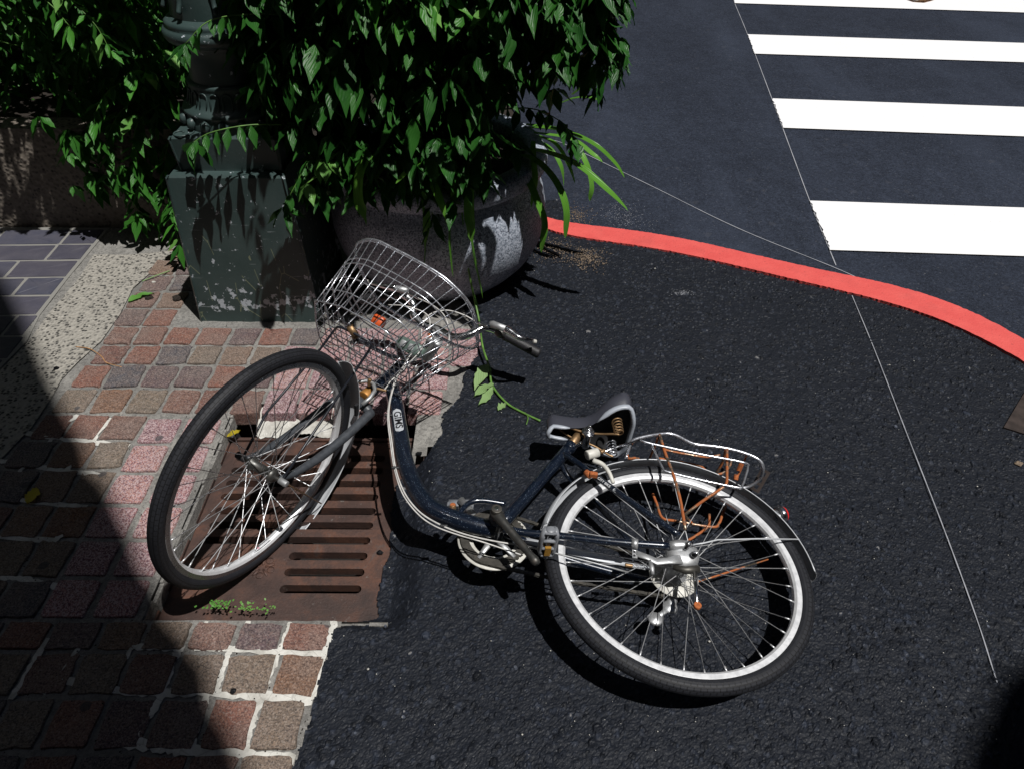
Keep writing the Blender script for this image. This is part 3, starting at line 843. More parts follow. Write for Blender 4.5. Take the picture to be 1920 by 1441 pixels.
fr.build('frame_plate', M_IRON, gr, smooth=False)
for k in range(9):
    V, Fc = pl(sl3 if k < 2 else sl0, sl1, ys_[k]+SW/2, ys_[k+1]-SW/2, GZ-TH, GZ-.0006-random.random()*.0008)
    mesh('grate_bar', V, Fc, M_IRON, gr, smooth=False)
# rounded slot ends
for k, y in enumerate(ys_):
    for xe, sg in ((sl3 if k < 3 else sl0, 1), (sl1, -1)):
        V = []; N = 6
        for z in (GZ-.0003, GZ-TH):
            V.append((xe, y-SW/2, z)); V.append((xe, y+SW/2, z))
            for i in range(N+1):
                t = -math.pi/2+math.pi*i/N
                V.append((xe+sg*(SW/2-math.cos(t)*SW/2), y+math.sin(t)*SW/2, z))
        # corner fillets: triangles fan from the corners to the arc
        Fc = []
        for i in range(N//2): Fc.append((0, 2+i, 3+i))
        for i in range(N//2, N): Fc.append((1, 2+i, 3+i))
        off = 2+N+1
        for i in range(N): Fc.append((2+i, 3+i, off+3+i, off+2+i))
        # arc bulges away from the end: the slot end is round
        mesh('slot_end', V, Fc, M_IRON, gr, smooth=False)
em = MB()
ec = np.array([-.686, 1.204, GZ+.0005])
ex_, ey_ = np.array([1., 0, 0]), np.array([0, 1., 0])
for k in range(5):
    t = math.pi/2+k*2*math.pi/5; d = math.cos(t)*ex_+math.sin(t)*ey_
    em.tube([ec+d*.008, ec+d*.022, ec+d*.034], [.003, .0045, .003], 6)
    V, Fc, _ = revolve([(.010, 0), (.0105, .0025), (.0085, .003)], ec+(math.cos(t+.63)*ex_+math.sin(t+.63)*ey_)*.027, ex_, ey_, np.array([0, 0, 1.]), 10)
    em.add(V, Fc)
em.build('cast_emblem', M_IRON, gr)
# frame rims
rm = MB()
for (x0, x1, y0, y1) in ((GX0-.002, GX1, GY0-.004, GY0+.010), (GX0-.004, GX0+.009, GY0, 1.70), (GX0, GX1, 1.693, 1.705)):
    rm.add(*pl(x0, x1, y0, y1, GZ-.05, GZ+.006))
rm.build('rim_frame', M_IRON, gr, smooth=False)
pit = MB()
pit.add([(GX0, GY0, -.3), (GX1, GY0, -.3), (GX1, GY1, -.3), (GX0, GY1, -.3)], [(0, 1, 2, 3)])
for (xa, ya, xb, yb) in ((GX0, GY0, GX1, GY0), (GX1, GY0, GX1, GY1), (GX1, GY1, GX0, GY1), (GX0, GY1, GX0, GY0)):
    zt_ = -.095 if xa == xb == GX1 else -.008
    pit.add([(xa, ya, -.3), (xb, yb, -.3), (xb, yb, zt_), (xa, ya, zt_)], [(0, 1, 2, 3)])
tag(pit.build('drain_pit', M_PIT, smooth=False), kind='structure')
# joint filler between setts and the grate edge
fil = MB()
for (x0, x1, y0, y1) in ((-.944, -.918, GY0, 1.81), (-.94, -.31, GY0-.012, GY0-.001)):
    for k in range(14):
        t0, t1 = k/14, (k+1)/14
        if x1-x0 < .1: fil.add(*pl(x0+random.uniform(-.004, .004), x1+random.uniform(-.004, .006), y0+(y1-y0)*t0, y0+(y1-y0)*t1+.001, -.06, -.012+random.uniform(-.006, .006)))
        else: fil.add(*pl(x0+(x1-x0)*t0, x0+(x1-x0)*t1+.001, y0+random.uniform(-.003, .003), y1+random.uniform(-.003, .003), -.06, -.014+random.uniform(-.006, .006)))
tag(fil.build('edge_mortar', M_MORT, smooth=False), kind='structure')

# ================================================================== BICYCLE
bike = empty('bicycle', ROOT, 'dark blue city bicycle with wire basket lying on its side over the drain grate', 'bicycle')
def part(name, mb_or_vf, m, parent=None, **k):
    V, Fc = (mb_or_vf.V, mb_or_vf.F) if isinstance(mb_or_vf, MB) else mb_or_vf[:2]
    return mesh(name, V, Fc, m, parent or bike, **k)

# ---- wheels
def tyre_prof(R=.3145, r=.0185):
    P = []
    for k in range(25):
        t = math.radians(-218+k*(256/24))   # from inner left round the outside to inner right
        t = math.radians(218-k*(436/24))
        P.append((R+math.cos(t)*r, math.sin(t)*r))
    return P
def wheel(name, C, e0, ax, label, phase=0.0, rimlab=None):
    "ax points to the left side of the wheel"
    e1 = np.cross(ax, e0)
    rimp = [(.3005, .0125), (.3020, .0115), (.3020, .0095), (.297, .0085), (.294, .0), (.297, -.0085), (.3020, -.0095), (.3020, -.0115), (.3005, -.0125), (.2890, -.0122), (.2835, -.0080), (.2815, 0.0), (.2835, .0080), (.2890, .0122)]
    V, Fc, uv = revolve(rimp, C, e0, e1, ax, 128, closed_prof=True)
    rim = mesh(name, V, Fc, M_ALU, bike, smooth=True)
    if label: rim['label'] = label
    sh = rim.modifiers.new('edge', 'EDGE_SPLIT'); sh.split_angle = math.radians(25)
    V, Fc, uv = revolve(tyre_prof(), C, e0, e1, ax, 160)
    mesh('tyre', V, Fc, M_TYRE, rim, uv=uv)
    hub = MB()
    return rim, e1
M_TYRE = m_tyre()
def spokes(rim, C, e0, e1, ax, fl, rl, rr, n=36, phase=0.0):
    for k in range(n):
        side = 1 if k % 2 == 0 else -1
        rf = rl if side > 0 else rr
        tr = 2*math.pi*(k+.5)/n+phase
        cross = math.radians(62)*(1 if (k//2) % 2 == 0 else -1)
        th = tr+cross
        p0 = C+(math.cos(th)*e0+math.sin(th)*e1)*rf+ax*fl*side
        p1 = C+(math.cos(tr)*e0+math.sin(tr)*e1)*.2825+ax*.003*side
        q = p1-(p1-p0)/np.linalg.norm(p1-p0)*.013
        V, Fc = tube([p0, q, q, p1], [.00105, .00105, .0019, .0021], 6)
        mesh('spoke', V, Fc, M_SPOKE, rim)
# rear
rimR, e1R = wheel('rear_wheel', O1, F, n1, None)
spokes(rimR, O1, F, e1R, n1, .032, .030, .026, phase=.06)
hb = MB()
V, Fc, _ = revolve([(.0, .030), (.012, .030), (.033, .033), (.033, .030), (.018, .022), (.016, 0), (.018, -.026), (.030, -.030), (.030, -.033), (.010, -.034), (.008, -.07), (0, -.07)], O1, F, e1R, n1, 32)
hb.add(V, Fc); mesh('hub', hb.V, hb.F, M_DALU, rimR)
V, Fc, _ = revolve([(.0, -.036), (.030, -.036), (.062, -.039), (.063, -.041), (.030, -.043), (0, -.043)], O1, F, e1R, n1, 48)
mesh('spoke_guard', V, Fc, M_CREAM, rimR)
# sprocket below
spk = MB(); V, Fc, _ = revolve([(.012, -.046), (.034, -.046), (.038, -.047), (.034, -.049), (.012, -.049)], O1, F, e1R, n1, 36); spk.add(V, Fc)
part('sprocket', spk, M_CHAIN)
# band brake on the left of the rear hub
V, Fc, _ = revolve([(0, .066), (.016, .066), (.030, .062), (.039, .055), (.041, .046), (.041, .036), (.034, .034), (0, .034)], O1, F, e1R, n1, 40)
drum = mesh('band_brake', V, Fc, M_DALU, bike)
nutc = bk(1292, 1017, .082); nuL = O1+n1*.066
V, Fc = cyl(nuL+(nutc-nuL)*.1-n1*.0, nutc, .0075, 6); mesh('axle_nut', V, Fc, M_CHROME, drum)
V, Fc = cyl(nutc, nutc+n1*.006, .0042, 10); mesh('axle_end', V, Fc, M_CHROME, drum)
V, Fc = cyl(bk(1302, 1038, .060), bk(1302, 1038, .078), .008, 14); mesh('adjuster_cup', V, Fc, M_CHROME, drum)
arm = MB()
arm.add(*tube([bk(1192, 1036, .060), bk(1215, 1044, .058), bk(1232, 1052, .057), bk(1252, 1050, .058), bk(1276, 1046, .06)], [.0095, .0085, .0105, .0095, .016], 10, flat=.32, flatdir=n1))
mesh('brake_arm', arm.V, arm.F, M_DALU, drum)
# front
rimF, e1F = wheel('front_wheel', O2, h, n2, None)
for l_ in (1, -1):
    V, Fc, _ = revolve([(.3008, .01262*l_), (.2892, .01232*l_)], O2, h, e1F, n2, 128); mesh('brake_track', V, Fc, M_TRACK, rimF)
spokes(rimF, O2, h, e1F, n2, .032, .020, .020, phase=.03)
V, Fc, _ = revolve([(0, .056), (.005, .056), (.0055, .044), (.014, .043), (.0195, .036), (.0195, .032), (.0135, .028), (.0130, 0), (.0135, -.028), (.0195, -.032), (.0195, -.036), (.014, -.043), (.0055, -.044), (.005, -.056), (0, -.056)], O2, h, e1F, n2, 24)
mesh('hub', V, Fc, M_CRANK, rimF)
V, Fc = cyl(O2+n2*.058, O2+n2*.083, .0085, 16); mesh('axle_cap', V, Fc, M_DALU, rimF)
V, Fc = cyl(O2-n2*.058, O2-n2*.085, .0095, 14); mesh('axle_cap', V, Fc, M_RUB, rimF)
def valve(C, e0, e1, ax, t, rim):
    d = math.cos(t)*e0+math.sin(t)*e1
    V, Fc = cyl(C+d*.282, C+d*.250, .003, 8); mesh('valve', V, Fc, M_RUB, rim)
valve(O1, F, e1R, n1, math.atan2((bk(1262, 915)-O1)@e1R, (bk(1262, 915)-O1)@F), rimR)
# rim decal of the front wheel (dark panel on the inner side of the rim)
def on_rim(th, r, l): return O2+(math.cos(th)*h+math.sin(th)*e1F)*r+n2*l
def rimdecal():
    # angle of the decal measured in the photograph
    q = ray(492, 1030); t = ((O2-EYE)@n2)/(q@n2); X = EYE+q*t-O2
    th0 = math.atan2(X@e1F, X@h); V = []; Fc = []; N = 14
    for i in range(N+1):
        th = th0+(i/N-.5)*.19
        for l in (-.0055, .0055):
            rr_ = np.interp(abs(l), [0, .008], [.2815, .2835])-.0006
            V.append(on_rim(th, rr_, l))
    for i in range(N): Fc.append((2*i, 2*i+1, 2*i+3, 2*i+2))
    d = mesh('rim_decal', V, Fc, M_INK, rimF, smooth=False)
    # short wavy lettering marks and a pink ring
    mk = MB()
    for i in range(7):
        th = th0-.005+(i*.0135); mk.tube([on_rim(th, .2806, -.003), on_rim(th+.004, .2806, 0), on_rim(th, .2806, .003)], .0006, 4)
    mk2 = MB()
    P = [on_rim(th0-.055+math.cos(t)*.009, .2806, math.sin(t)*.0028) for t in np.linspace(0, 2*math.pi, 12)[:-1]]
    mk2.tube(P, .0006, 4, closed=True)
    if True:
        mesh('decal_marks', mk.V, mk.F, M_WINK, rimF, smooth=False); mesh('decal_ring', mk2.V, mk2.F, M_PINKINK, rimF, smooth=False)
rimdecal()

# ---- frame
BBc = bk(930, 985, 0.0)
dt = spl([bk(735, 722), bk(742, 758), bk(748, 797), bk(759, 862), bk(779, 913), bk(808, 950), bk(851, 971), bk(890, 984), bk(930, 992)], 8)
part('down_tube', tube(dt, .0230, 24), M_NAVY)
stb = bk(938, 985); stt = bk(1068, 838)
tt = np.linspace(0, 1, 12)
part('seat_tube', tube([stb+(stt-stb)*t for t in tt], [.0165]*12, 20), M_NAVY)
part('bottom_bracket', cyl(BBc-n1*.036, BBc+n1*.036, .021, 24), M_NAVY)
# seat lug, clamp and post
sd = nz(stt-stb)
lug = part('seat_clamp', cyl(stt-sd*.012, stt+sd*.012, .0185, 20), M_NAVY)
V, Fc = cyl(stt+sd*.0+F*-.018+n1*.010, stt+F*-.030+n1*.026, .0055, 10); mesh('clamp_bolt', V, Fc, M_CHROME, lug)
sp1 = bk(1092, 803)
part('seat_post', tube([stt, sp1], .0125, 18), M_BRASS)
# curved brace in front of the bottom bracket
br_ = spl([bk(858, 966, .012), bk(872, 948, .012), bk(888, 939, .012), bk(910, 938, .012), bk(948, 944, .008)], 8)
part('curved_brace', tube(br_, .0075, 12), M_NAVY)
# stays
cs = spl([bk(940, 990, .022), bk(985, 998, .032), bk(1040, 1003, .040), bk(1150, 1015, .055), bk(1258, 1023, .064)], 6)
part('chain_stay', tube(cs, .0098, 14), M_NAVY)
part('dropout', tube([bk(1255, 1022, .064), bk(1266, 1022, .066), bk(1280, 1021, .068), bk(1294, 1019, .070)], [.0115, .0125, .011, .009], 12), M_DALU)
cs2 = spl([bk(945, 1000, -.022), bk(1000, 1020, -.040), bk(1060, 1046, -.055), bk(1150, 1072, -.062), bk(1250, 1095, -.064)], 6)
part('chain_stay', tube(cs2, .0098, 14), M_NAVY)
ss = spl([bk(1058, 850, .012), bk(1085, 868, .03), bk(1125, 898, .045), bk(1200, 952, .058), bk(1274, 1003, .066)], 6)
part('seat_stay', tube(ss, np.linspace(.0078, .0088, len(ss)), 14), M_NAVY)
ss2 = spl([bk(1050, 865, -.012), bk(1068, 895, -.04), bk(1112, 937, -.058), bk(1178, 1010, -.064), bk(1240, 1085, -.066)], 6)
part('seat_stay', tube(ss2, .0078, 12), M_NAVY)
part('stay_bridge', tube([bk(1100, 878, .03), bk(1080, 895, -.045)], .006, 10), M_NAVY)
# clamp band and brake bracket on the chain stay
cb = part('stay_clamp', tube([bk(1184, 1018, .058), bk(1196, 1019, .060)], .0125, 14), M_DALU)
V, Fc = box(bk(1190, 1038, .060), F*.006, U*.012, n1*.002); mesh('clamp_tab', V, Fc, M_DALU, cb, smooth=False)
for p in ((1190, 1033), (1190, 1040)):
    V, Fc = cyl(bk(*p, .061), bk(*p, .065), .003, 8); mesh('clamp_screw', V, Fc, M_CHROME, cb)
part('chain_guard', tube([bk(985, 1012, -.028), bk(1045, 1026, -.032), bk(1120, 1044, -.036), bk(1210, 1062, -.040)], [.011, .012, .012, .009], 8, flat=.2, flatdir=n1), M_STEEL)
part('reflex_band', tube([bk(1098, 884, .046), bk(1108, 892, .047)], .0092, 12), M_RUST)
# brake rod, spring
part('brake_rod', tube([bk(985, 1022, .045), bk(1045, 1037, .055), bk(1120, 1056, .058), bk(1178, 1072, .060)], .0022, 8), M_DALU)
part('rod_nut', cyl(bk(1172, 1058, .060), bk(1186, 1060, .060), .005, 8), M_BRASS)
hel = []
pA, pB = bk(1188, 1060, .058), bk(1218, 1063, .058); axh = nz(pB-pA); hx = n1; hy = np.cross(axh, hx)
for i in range(121):
    t = i/120; hel.append(pA+(pB-pA)*t+.0045*(math.cos(t*2*math.pi*10)*hx+math.sin(t*2*math.pi*10)*hy))
part('return_spring', tube(hel, .0008, 5), M_WIRE)
part('brake_lever_arm', tube([bk(1218, 1050, .058), bk(1222, 1064, .060), bk(1224, 1076, .056)], [.004, .007, .004], 8, flatdir=n1), M_DALU)
# head tube
def SX(t, r=0): return SA+a*t
H0, H1 = .520, .655
ht = part('head_tube', tube([SX(.512), SX(.522), SX(.53), SX(.64), SX(.65), SX(.66)], [.0195, .0205, .0185, .0185, .0205, .0195], 22), M_NAVY)
hc = part('headset_cup', cyl(SX(.480), SX(.510), .0205, 22, r2=.0185), M_GOLD)
part('headset_cup', cyl(SX(.662), SX(.685), .0185, 22, r2=.0150), M_CHROME)
part('stem', tube([SX(.685), SX(.80), SX(.825)], [.0112, .0112, .0125], 16), M_CHROME)
part('stem_extension', tube([SX(.815), SX(.83)+h*.006, gp(820, 619, .192)], [.013, .012, .016], 14), M_DALU)
# gusset between down tube and head tube
part('frame_gusset', tube([SX(.60)-h*0, bk(742, 748)], [.016, .0205], 16), M_NAVY)

# ---- fork
crown = part('fork_crown', tube([SX(.440)-n2*.058, SX(.452)-n2*.03, SX(.458), SX(.452)+n2*.03, SX(.440)+n2*.058], [.012, .015, .0165, .015, .012], 14), M_GREYF)
for sgn in (1, -1):
    leg = spl([S_(.0, .056*sgn, .445), S_(.0, .060*sgn, .34), S_(.004, .060*sgn, .23), S_(.022, .058*sgn, .135), S_(.043, .056*sgn, .082)], 8)
    part('fork_leg', tube(leg, np.concatenate([np.linspace(.0135, .0125, len(leg)//2), np.linspace(.0125, .0075, len(leg)-len(leg)//2)]), 16), M_GREYF)
# front calliper brake
cal = MB()
arc = []
for t in np.linspace(0.15, 1.25*math.pi, 14): arc.append(S_(.045, 0, .478)+n2*(.026*math.cos(t))+a*(.022*math.sin(t)-.002)+h*.0)
cal.tube([S_(.030, .035, .43), S_(.040, .042, .455), S_(.042, .034, .49), S_(.042, .012, .510), S_(.040, -.012, .508), S_(.038, -.030, .49), S_(.034, -.040, .455), S_(.030, -.038, .425)], .0062, 8)
cl_ = part('calliper_brake', cal, M_DALU)
V, Fc = box(S_(.012, .024, .418), h*.020, n2*.004, a*.006); mesh('brake_pad', V, Fc, M_RUB, cl_, smooth=False)
V, Fc = cyl(S_(.030, 0, .505), S_(.055, 0, .508), .006, 10); mesh('pivot_bolt', V, Fc, M_BRASS, cl_)
V, Fc = cyl(S_(.050, .038, .492), S_(.050, .066, .500), .004, 8); mesh('barrel_adjuster', V, Fc, M_BRASS, cl_)

# ---- mudguards
def fender(name, C, e0, e1, ax, R, t0, t1, wdt=.027, rolled=True):
    prof = []
    for k in range(11):
        s = -1+k/5; prof.append((R-.013*abs(s)**2.2, wdt*s))
    prof2 = [(r-.0012, l*.985) for r, l in prof[::-1]]
    V, Fc, uv = revolve(prof+prof2, C, e0, e1, ax, 56, t0, t1, closed_prof=True)
    m = len(prof)+len(prof2); n = 57
    Fc.append(tuple(range(m))); Fc.append(tuple((n-1)*m+k for k in range(m-1, -1, -1)))
    o = mesh(name, V, Fc, M_STEEL, bike)
    for sg in (-1, 1):
        P = [C+(math.cos(t)*e0+math.sin(t)*e1)*(R-.0135)+ax*wdt*sg for t in np.linspace(t0, t1, 40)]
        V, Fc = tube(P, .0016, 6); mesh('rolled_edge', V, Fc, M_STEEL, o)
    return o
def angR(u, v, off=0):
    X = bk(u, v, off)-O1; return math.atan2(X@e1R, X@F)
sgnR = 1 if e1R@U > 0 else -1
tA = angR(1012, 990); tB = angR(1530, 1083)
if abs(tB-tA) > math.pi*1.2: tB += 2*math.pi*(1 if tB < tA else -1)
fdR = fender('rear_mudguard', O1, F, e1R, n1, .352, min(tA, tB), max(tA, tB))
def angF(u, v):
    q = ray(u, v); t = ((O2-EYE)@n2)/(q@n2); X = EYE+q*t-O2; return math.atan2(X@e1F, X@h)
# front guard: from just ahead of the crown round the back of the wheel
thc = math.atan2(((SX(.45)-O2)@e1F), ((SX(.45)-O2)@h))
thb = math.atan2(((-h)@e1F), ((-h)@h))
d_ = (thb-thc+math.pi) % (2*math.pi)-math.pi
sg_ = 1 if d_ > 0 else -1
fa = angF(650, 684); fb = angF(548, 1012)
fb = fa+sg_*(((fb-fa)*sg_) % (2*math.pi))
fdF = fender('front_mudguard', O2, h, e1F, n2, .364, min(fa, fb), max(fa, fb))
# stays of the guards
part('mudguard_stay', tube([bk(1300, 1020, .074), bk(1320, 1017, .075), bk(1345, 1011, .072), bk(1420, 1009, .055), bk(1498, 1010, .026)], .0020, 8), M_STEEL)
part('mudguard_stay', tube([bk(1270, 1100, -.07), bk(1330, 1083, -.06), bk(1440, 1047, -.028)], .0026, 8), M_RUSTW, smooth=True)
tst = fa+(fb-fa)*.80
part('mudguard_stay', tube([O2+n2*.062, O2+n2*.060+(math.cos(tst)*h+math.sin(tst)*e1F)*.06, O2+n2*.026+(math.cos(tst)*h+math.sin(tst)*e1F)*.338], .0021, 8), M_BRASS)
part('mudguard_stay', tube([O2-n2*.062, O2-n2*.060+(math.cos(tst)*h+math.sin(tst)*e1F)*.06, O2-n2*.026+(math.cos(tst)*h+math.sin(tst)*e1F)*.338], .0021, 8), M_RUSTW)

# ---- tail light
tlp = bk(1462, 962, 0); td = nz(tlp-O1); td = nz(td*.85+nz(-F)*.35)
tl0 = O1+nz(tlp-O1)*.352
tcup = part('tail_light', tube([tl0-td*.002, tl0+td*.012, tl0+td*.020, tl0+td*.024], [.012, .022, .024, .024], 22), M_CHROME)
V, Fc = tube([tl0+td*.022, tl0+td*.030, tl0+td*.036, tl0+td*.039], [.0225, .021, .014, .004], 20); mesh('red_lens', V, Fc, M_REDL, tcup)
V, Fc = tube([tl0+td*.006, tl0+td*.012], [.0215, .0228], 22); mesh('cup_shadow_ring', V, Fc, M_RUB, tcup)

# ---- rear rack
rk = MB()
W1 = spl([bk(1174, 858, .045), bk(1180, 838, .05), bk(1190, 823, .055), bk(1236, 813, .055), bk(1264, 814, .055), bk(1300, 831, .055), bk(1338, 836, .055), bk(1368, 841, .055), bk(1400, 850, .055), bk(1424, 862, .05), bk(1431, 878, .03), bk(1424, 897, -.01), bk(1405, 911, -.04), bk(1386, 914, -.05)], 5)
rk.tube(W1, .0048, 10)
rack = part('luggage_rack', rk, M_WIRE)
W2 = spl([bk(1200, 824, .07), bk(1222, 831, .07), bk(1310, 850, .07), bk(1394, 866, .07), bk(1402, 875, .072), bk(1398, 892, .07), bk(1392, 909, .068), bk(1383, 913, .068), bk(1310, 898, .068), bk(1250, 883, .068), bk(1243, 877, .068), bk(1232, 855, .07), bk(1221, 832, .07)], 4)
V, Fc = tube(W2, .0032, 8); mesh('side_loop', V, Fc, M_WIRE, rack)
for pts, r_, m_ in (([(1176, 852, .05), (1178, 858, .04), (1190, 858, .03), (1198, 860, .02)], .004, M_RUSTW),
                    ([(1233, 833, -.02), (1250, 843, -.03), (1290, 851, -.03), (1325, 856, -.03), (1350, 852, -.02)], .0036, M_RUSTW),
                    ([(1233, 858, -.05), (1262, 863, -.05), (1310, 872, -.05), (1322, 880, -.05), (1336, 887, -.05), (1352, 887, -.05), (1366, 876, -.045), (1372, 862, -.04)], .0038, M_RUSTW),
                    ([(1234, 820, .05), (1226, 840, .0), (1218, 858, -.05)], .0036, M_RUSTW),
                    ([(1236, 816, .055), (1245, 845, .0), (1248, 858, -.03)], .0036, M_RUSTW),
                    ([(1361, 841, .055), (1355, 865, .0), (1342, 888, -.05)], .0040, M_RUSTW),
                    ([(1400, 852, .052), (1393, 870, .01), (1380, 898, -.03)], .0030, M_RUSTW),
                    ([(1188, 824, .055), (1180, 840, .03), (1174, 858, .0)], .0040, M_RUSTW)):
    V, Fc = tube(spl([bk(*p) for p in pts], 5), r_, 8); mesh('rack_bar', V, Fc, m_, rack)
# stays of the rack
V, Fc = tube(spl([bk(1237, 814, .058), bk(1246, 845, .064), bk(1262, 888, .070), bk(1275, 935, .072), bk(1285, 992, .074)], 5), .0042, 10); mesh('rack_stay', V, Fc, M_RUSTW, rack)
V, Fc = tube(spl([bk(1363, 842, .055), bk(1363, 880, .06), bk(1362, 905, .06), bk(1352, 915, .058), bk(1318, 938, .03), bk(1287, 962, .0), bk(1286, 967, -.01), bk(1297, 980, -.03)], 5), .0040, 10); mesh('rack_stay', V, Fc, M_RUSTW, rack)
V, Fc = tube(spl([bk(1224, 925, -.06), bk(1232, 945, -.06), bk(1242, 970, -.06), bk(1270, 976, -.06), bk(1335, 987, -.06), bk(1348, 980, -.06), bk(1354, 965, -.06), bk(1361, 948, -.06)], 4), .0038, 10); mesh('rack_stay', V, Fc, M_RUSTW, rack)
V, Fc = tube(spl([bk(1330, 963, -.055), bk(1328, 985, -.06), bk(1305, 1003, -.064), bk(1290, 1012, -.066)], 4), .0036, 10); mesh('rack_stay', V, Fc, M_RUSTW, rack)
# spring clip of the rack
hel = []; pA, pB = bk(1392, 862, .02), bk(1380, 896, -.02); axh = nz(pB-pA); hx = nz(np.cross(axh, F)); hy = np.cross(axh, hx)
for i in range(97):
    t = i/96; hel.append(pA+(pB-pA)*(.1+.5*t)+.006*(math.cos(t*2*math.pi*8)*hx+math.sin(t*2*math.pi*8)*hy))
V, Fc = tube(hel, .0012, 5); mesh('rack_spring', V, Fc, M_RUST, rack)
V, Fc = cyl(bk(1381, 889, -.02), bk(1379, 899, -.03), .007, 12); mesh('rack_bush', V, Fc, M_RUST, rack)
# slotted tail plate
pt = MB()
pc = bk(1425, 900, -.02); pu = nz(bk(1436, 878, .01)-bk(1413, 918, -.05)); pw = nz(np.cross(pu, nz(pc-EYE))); pn = np.cross(pu, pw)
for s_, L in ((-1, .0), (1, 0)): pt.add(*box(pc+pw*.0095*s_, pu*.034, pw*.0045, pn*.001))
for s_ in (-1, -.33, .33, 1): pt.add(*box(pc+pu*.031*s_, pu*.004, pw*.012, pn*.0011))
mesh('tail_plate', pt.V, pt.F, M_PLATE, rack, smooth=False)

# ---- ring lock around the rear wheel
lk = part('ring_lock', cyl(bk(1100, 853, .050), bk(1121, 847, .050), .0135, 20), M_CREAM)
V, Fc = tube(spl([bk(1112, 862, .05), bk(1130, 870, .05), bk(1142, 885, .045), bk(1150, 905, .035)], 6), np.linspace(.0075, .005, 19), 12); mesh('lock_shackle', V, Fc, M_CREAM, lk)
V, Fc = tube([bk(1112, 845, .052), bk(1128, 848, .054), bk(1160, 836, .06), bk(1200, 824, .068)], .0034, 8); mesh('lock_rod', V, Fc, M_CHROME, lk)
V, Fc = cyl(bk(1126, 847, .056), bk(1133, 844, .056), .006, 10); mesh('lock_nut', V, Fc, M_BRASS, lk)
part('rust_tag', box(bk(1113, 889, .056), F*.010, U*.006, n1*.006), M_RUST, smooth=False)

# ---- cranks and pedals, chain
BL = BBc+n1*.070
cl0 = bk(930, 962, .070); pe0 = bk(1003, 1050, .075)
cr = part('crank', tube([cl0-nz(pe0-cl0)*.012, cl0, cl0+(pe0-cl0)*.25, cl0+(pe0-cl0)*.9, pe0, pe0+nz(pe0-cl0)*.01], [.010, .0165, .0105, .009, .0115, .008], 12), M_CRANK)
V, Fc = cyl(cl0+n1*.008, cl0+n1*.020, .0135, 20); mesh('crank_cap', V, Fc, M_CHAIN, cr)
V, Fc = cyl(cl0+n1*.018, cl0+n1*.0215, .006, 14); mesh('crank_bolt', V, Fc, M_CHROME, cr)
part('bracket_axle', cyl(BBc+n1*.03, cl0, .012, 16), M_RUST)
px_, py_ = None, None
pd0 = bk(1024, 1052, .085)
pdl = MB(); fwd = nz(np.cross(n1, nz(pe0-cl0))); al = nz(pe0-cl0)
PC = bk(1028, 1015, .125); 
pdir = nz(bk(1040, 1010, .125)-bk(1015, 1010, .125)); pdir = nz(pdir-(pdir@n1)*n1); pthk = np.cross(n1, pdir)
for s_ in (-1, 1):
    pdl.add(*tube([PC-n1*.040+pdir*s_*.0125, PC-n1*.028+pdir*s_*.0165, PC+n1*.022+pdir*s_*.0165, PC+n1*.044+pdir*s_*.011], [.006, .0065, .0065, .006], 8, flat=1.6, flatdir=pthk))
for s_ in (-1, -.35, .3, 1): pdl.add(*box(PC+n1*.040*s_, pdir*.0135, n1*.003, pthk*.011))
pdl.tube([PC-n1*.055, PC+n1*.045], .007, 12)
ped = part('pedal', pdl, M_PEDAL)
V, Fc = box(PC-n1*.021+pthk*.0-pdir*.0, pdir*.007, n1*.014, pthk*.013); mesh('pedal_reflector', V, Fc, M_AMBER, ped, smooth=False)
V, Fc, _ = revolve([(0, .0462), (.009, .0462), (.0105, .044), (.0105, .040)], PC, pdir, pthk, n1, 20); mesh('pedal_end', V, Fc, M_PEDAL, ped)
# right side
cr1 = BBc-n1*.055; pr0 = BBc*2-(pe0-n1*.075) if False else BBc-(pe0-cl0)*1.0-n1*.062
part('crank', tube([cr1, cr1+(pr0-cr1)*.5, pr0], [.014, .010, .010], 12), M_DALU)
pr = MB()
for s_ in (-1, 1): pr.add(*tube([pr0-n1*.012+pdir*s_*.030, pr0-n1*.062+pdir*s_*.030], .0065, 8))
for s_ in (0, 1): pr.add(*box(pr0-n1*(.014+.048*s_), pdir*.032, n1*.003, pthk*.011))
pr.tube([pr0, pr0-n1*.07], .007, 12)
part('pedal', pr, M_PEDAL)
part('rusty_bolt', cyl(bk(849, 954, .0), bk(849, 945, .012), .0085, 14), M_BRASS)
part('rusty_bolt_cap', cyl(bk(849, 946, .012), bk(849, 945, .014), .0072, 14), M_RUST)
# chainring with guard
ccr = BBc-n1*.048; m0 = F; m1_ = np.cross(n1, F)
V, Fc, _ = revolve([(.055, -.006), (.0935, -.006), (.0945, -.008), (.0935, -.010), (.055, -.010)], ccr, m0, m1_, n1, 64); gd = part('chain_guard_disc', (V, Fc), M_CREAM)
prf = []
ring = MB(); N = 44*4
Vr = []; 
for i in range(N):
    t = 2*math.pi*i/N; ro = .0835+(.0035 if i % 4 in (1, 2) else 0); d = math.cos(t)*m0+math.sin(t)*m1_
    Vr += [ccr+d*.066+n1*.0015, ccr+d*ro+n1*.0015, ccr+d*ro-n1*.0015, ccr+d*.066-n1*.0015]
Fr = []
for i in range(N):
    j = (i+1) % N
    for k in range(4): Fr.append((4*i+k, 4*i+(k+1) % 4, 4*j+(k+1) % 4, 4*j+k))
ring.add(Vr, Fr)
chainring = part('chainring', ring, M_CHAIN, smooth=False)
sa = MB(); t0_ = math.atan2((bk(884, 1062, -.045)-ccr)@m1_, (bk(884, 1062, -.045)-ccr)@m0)
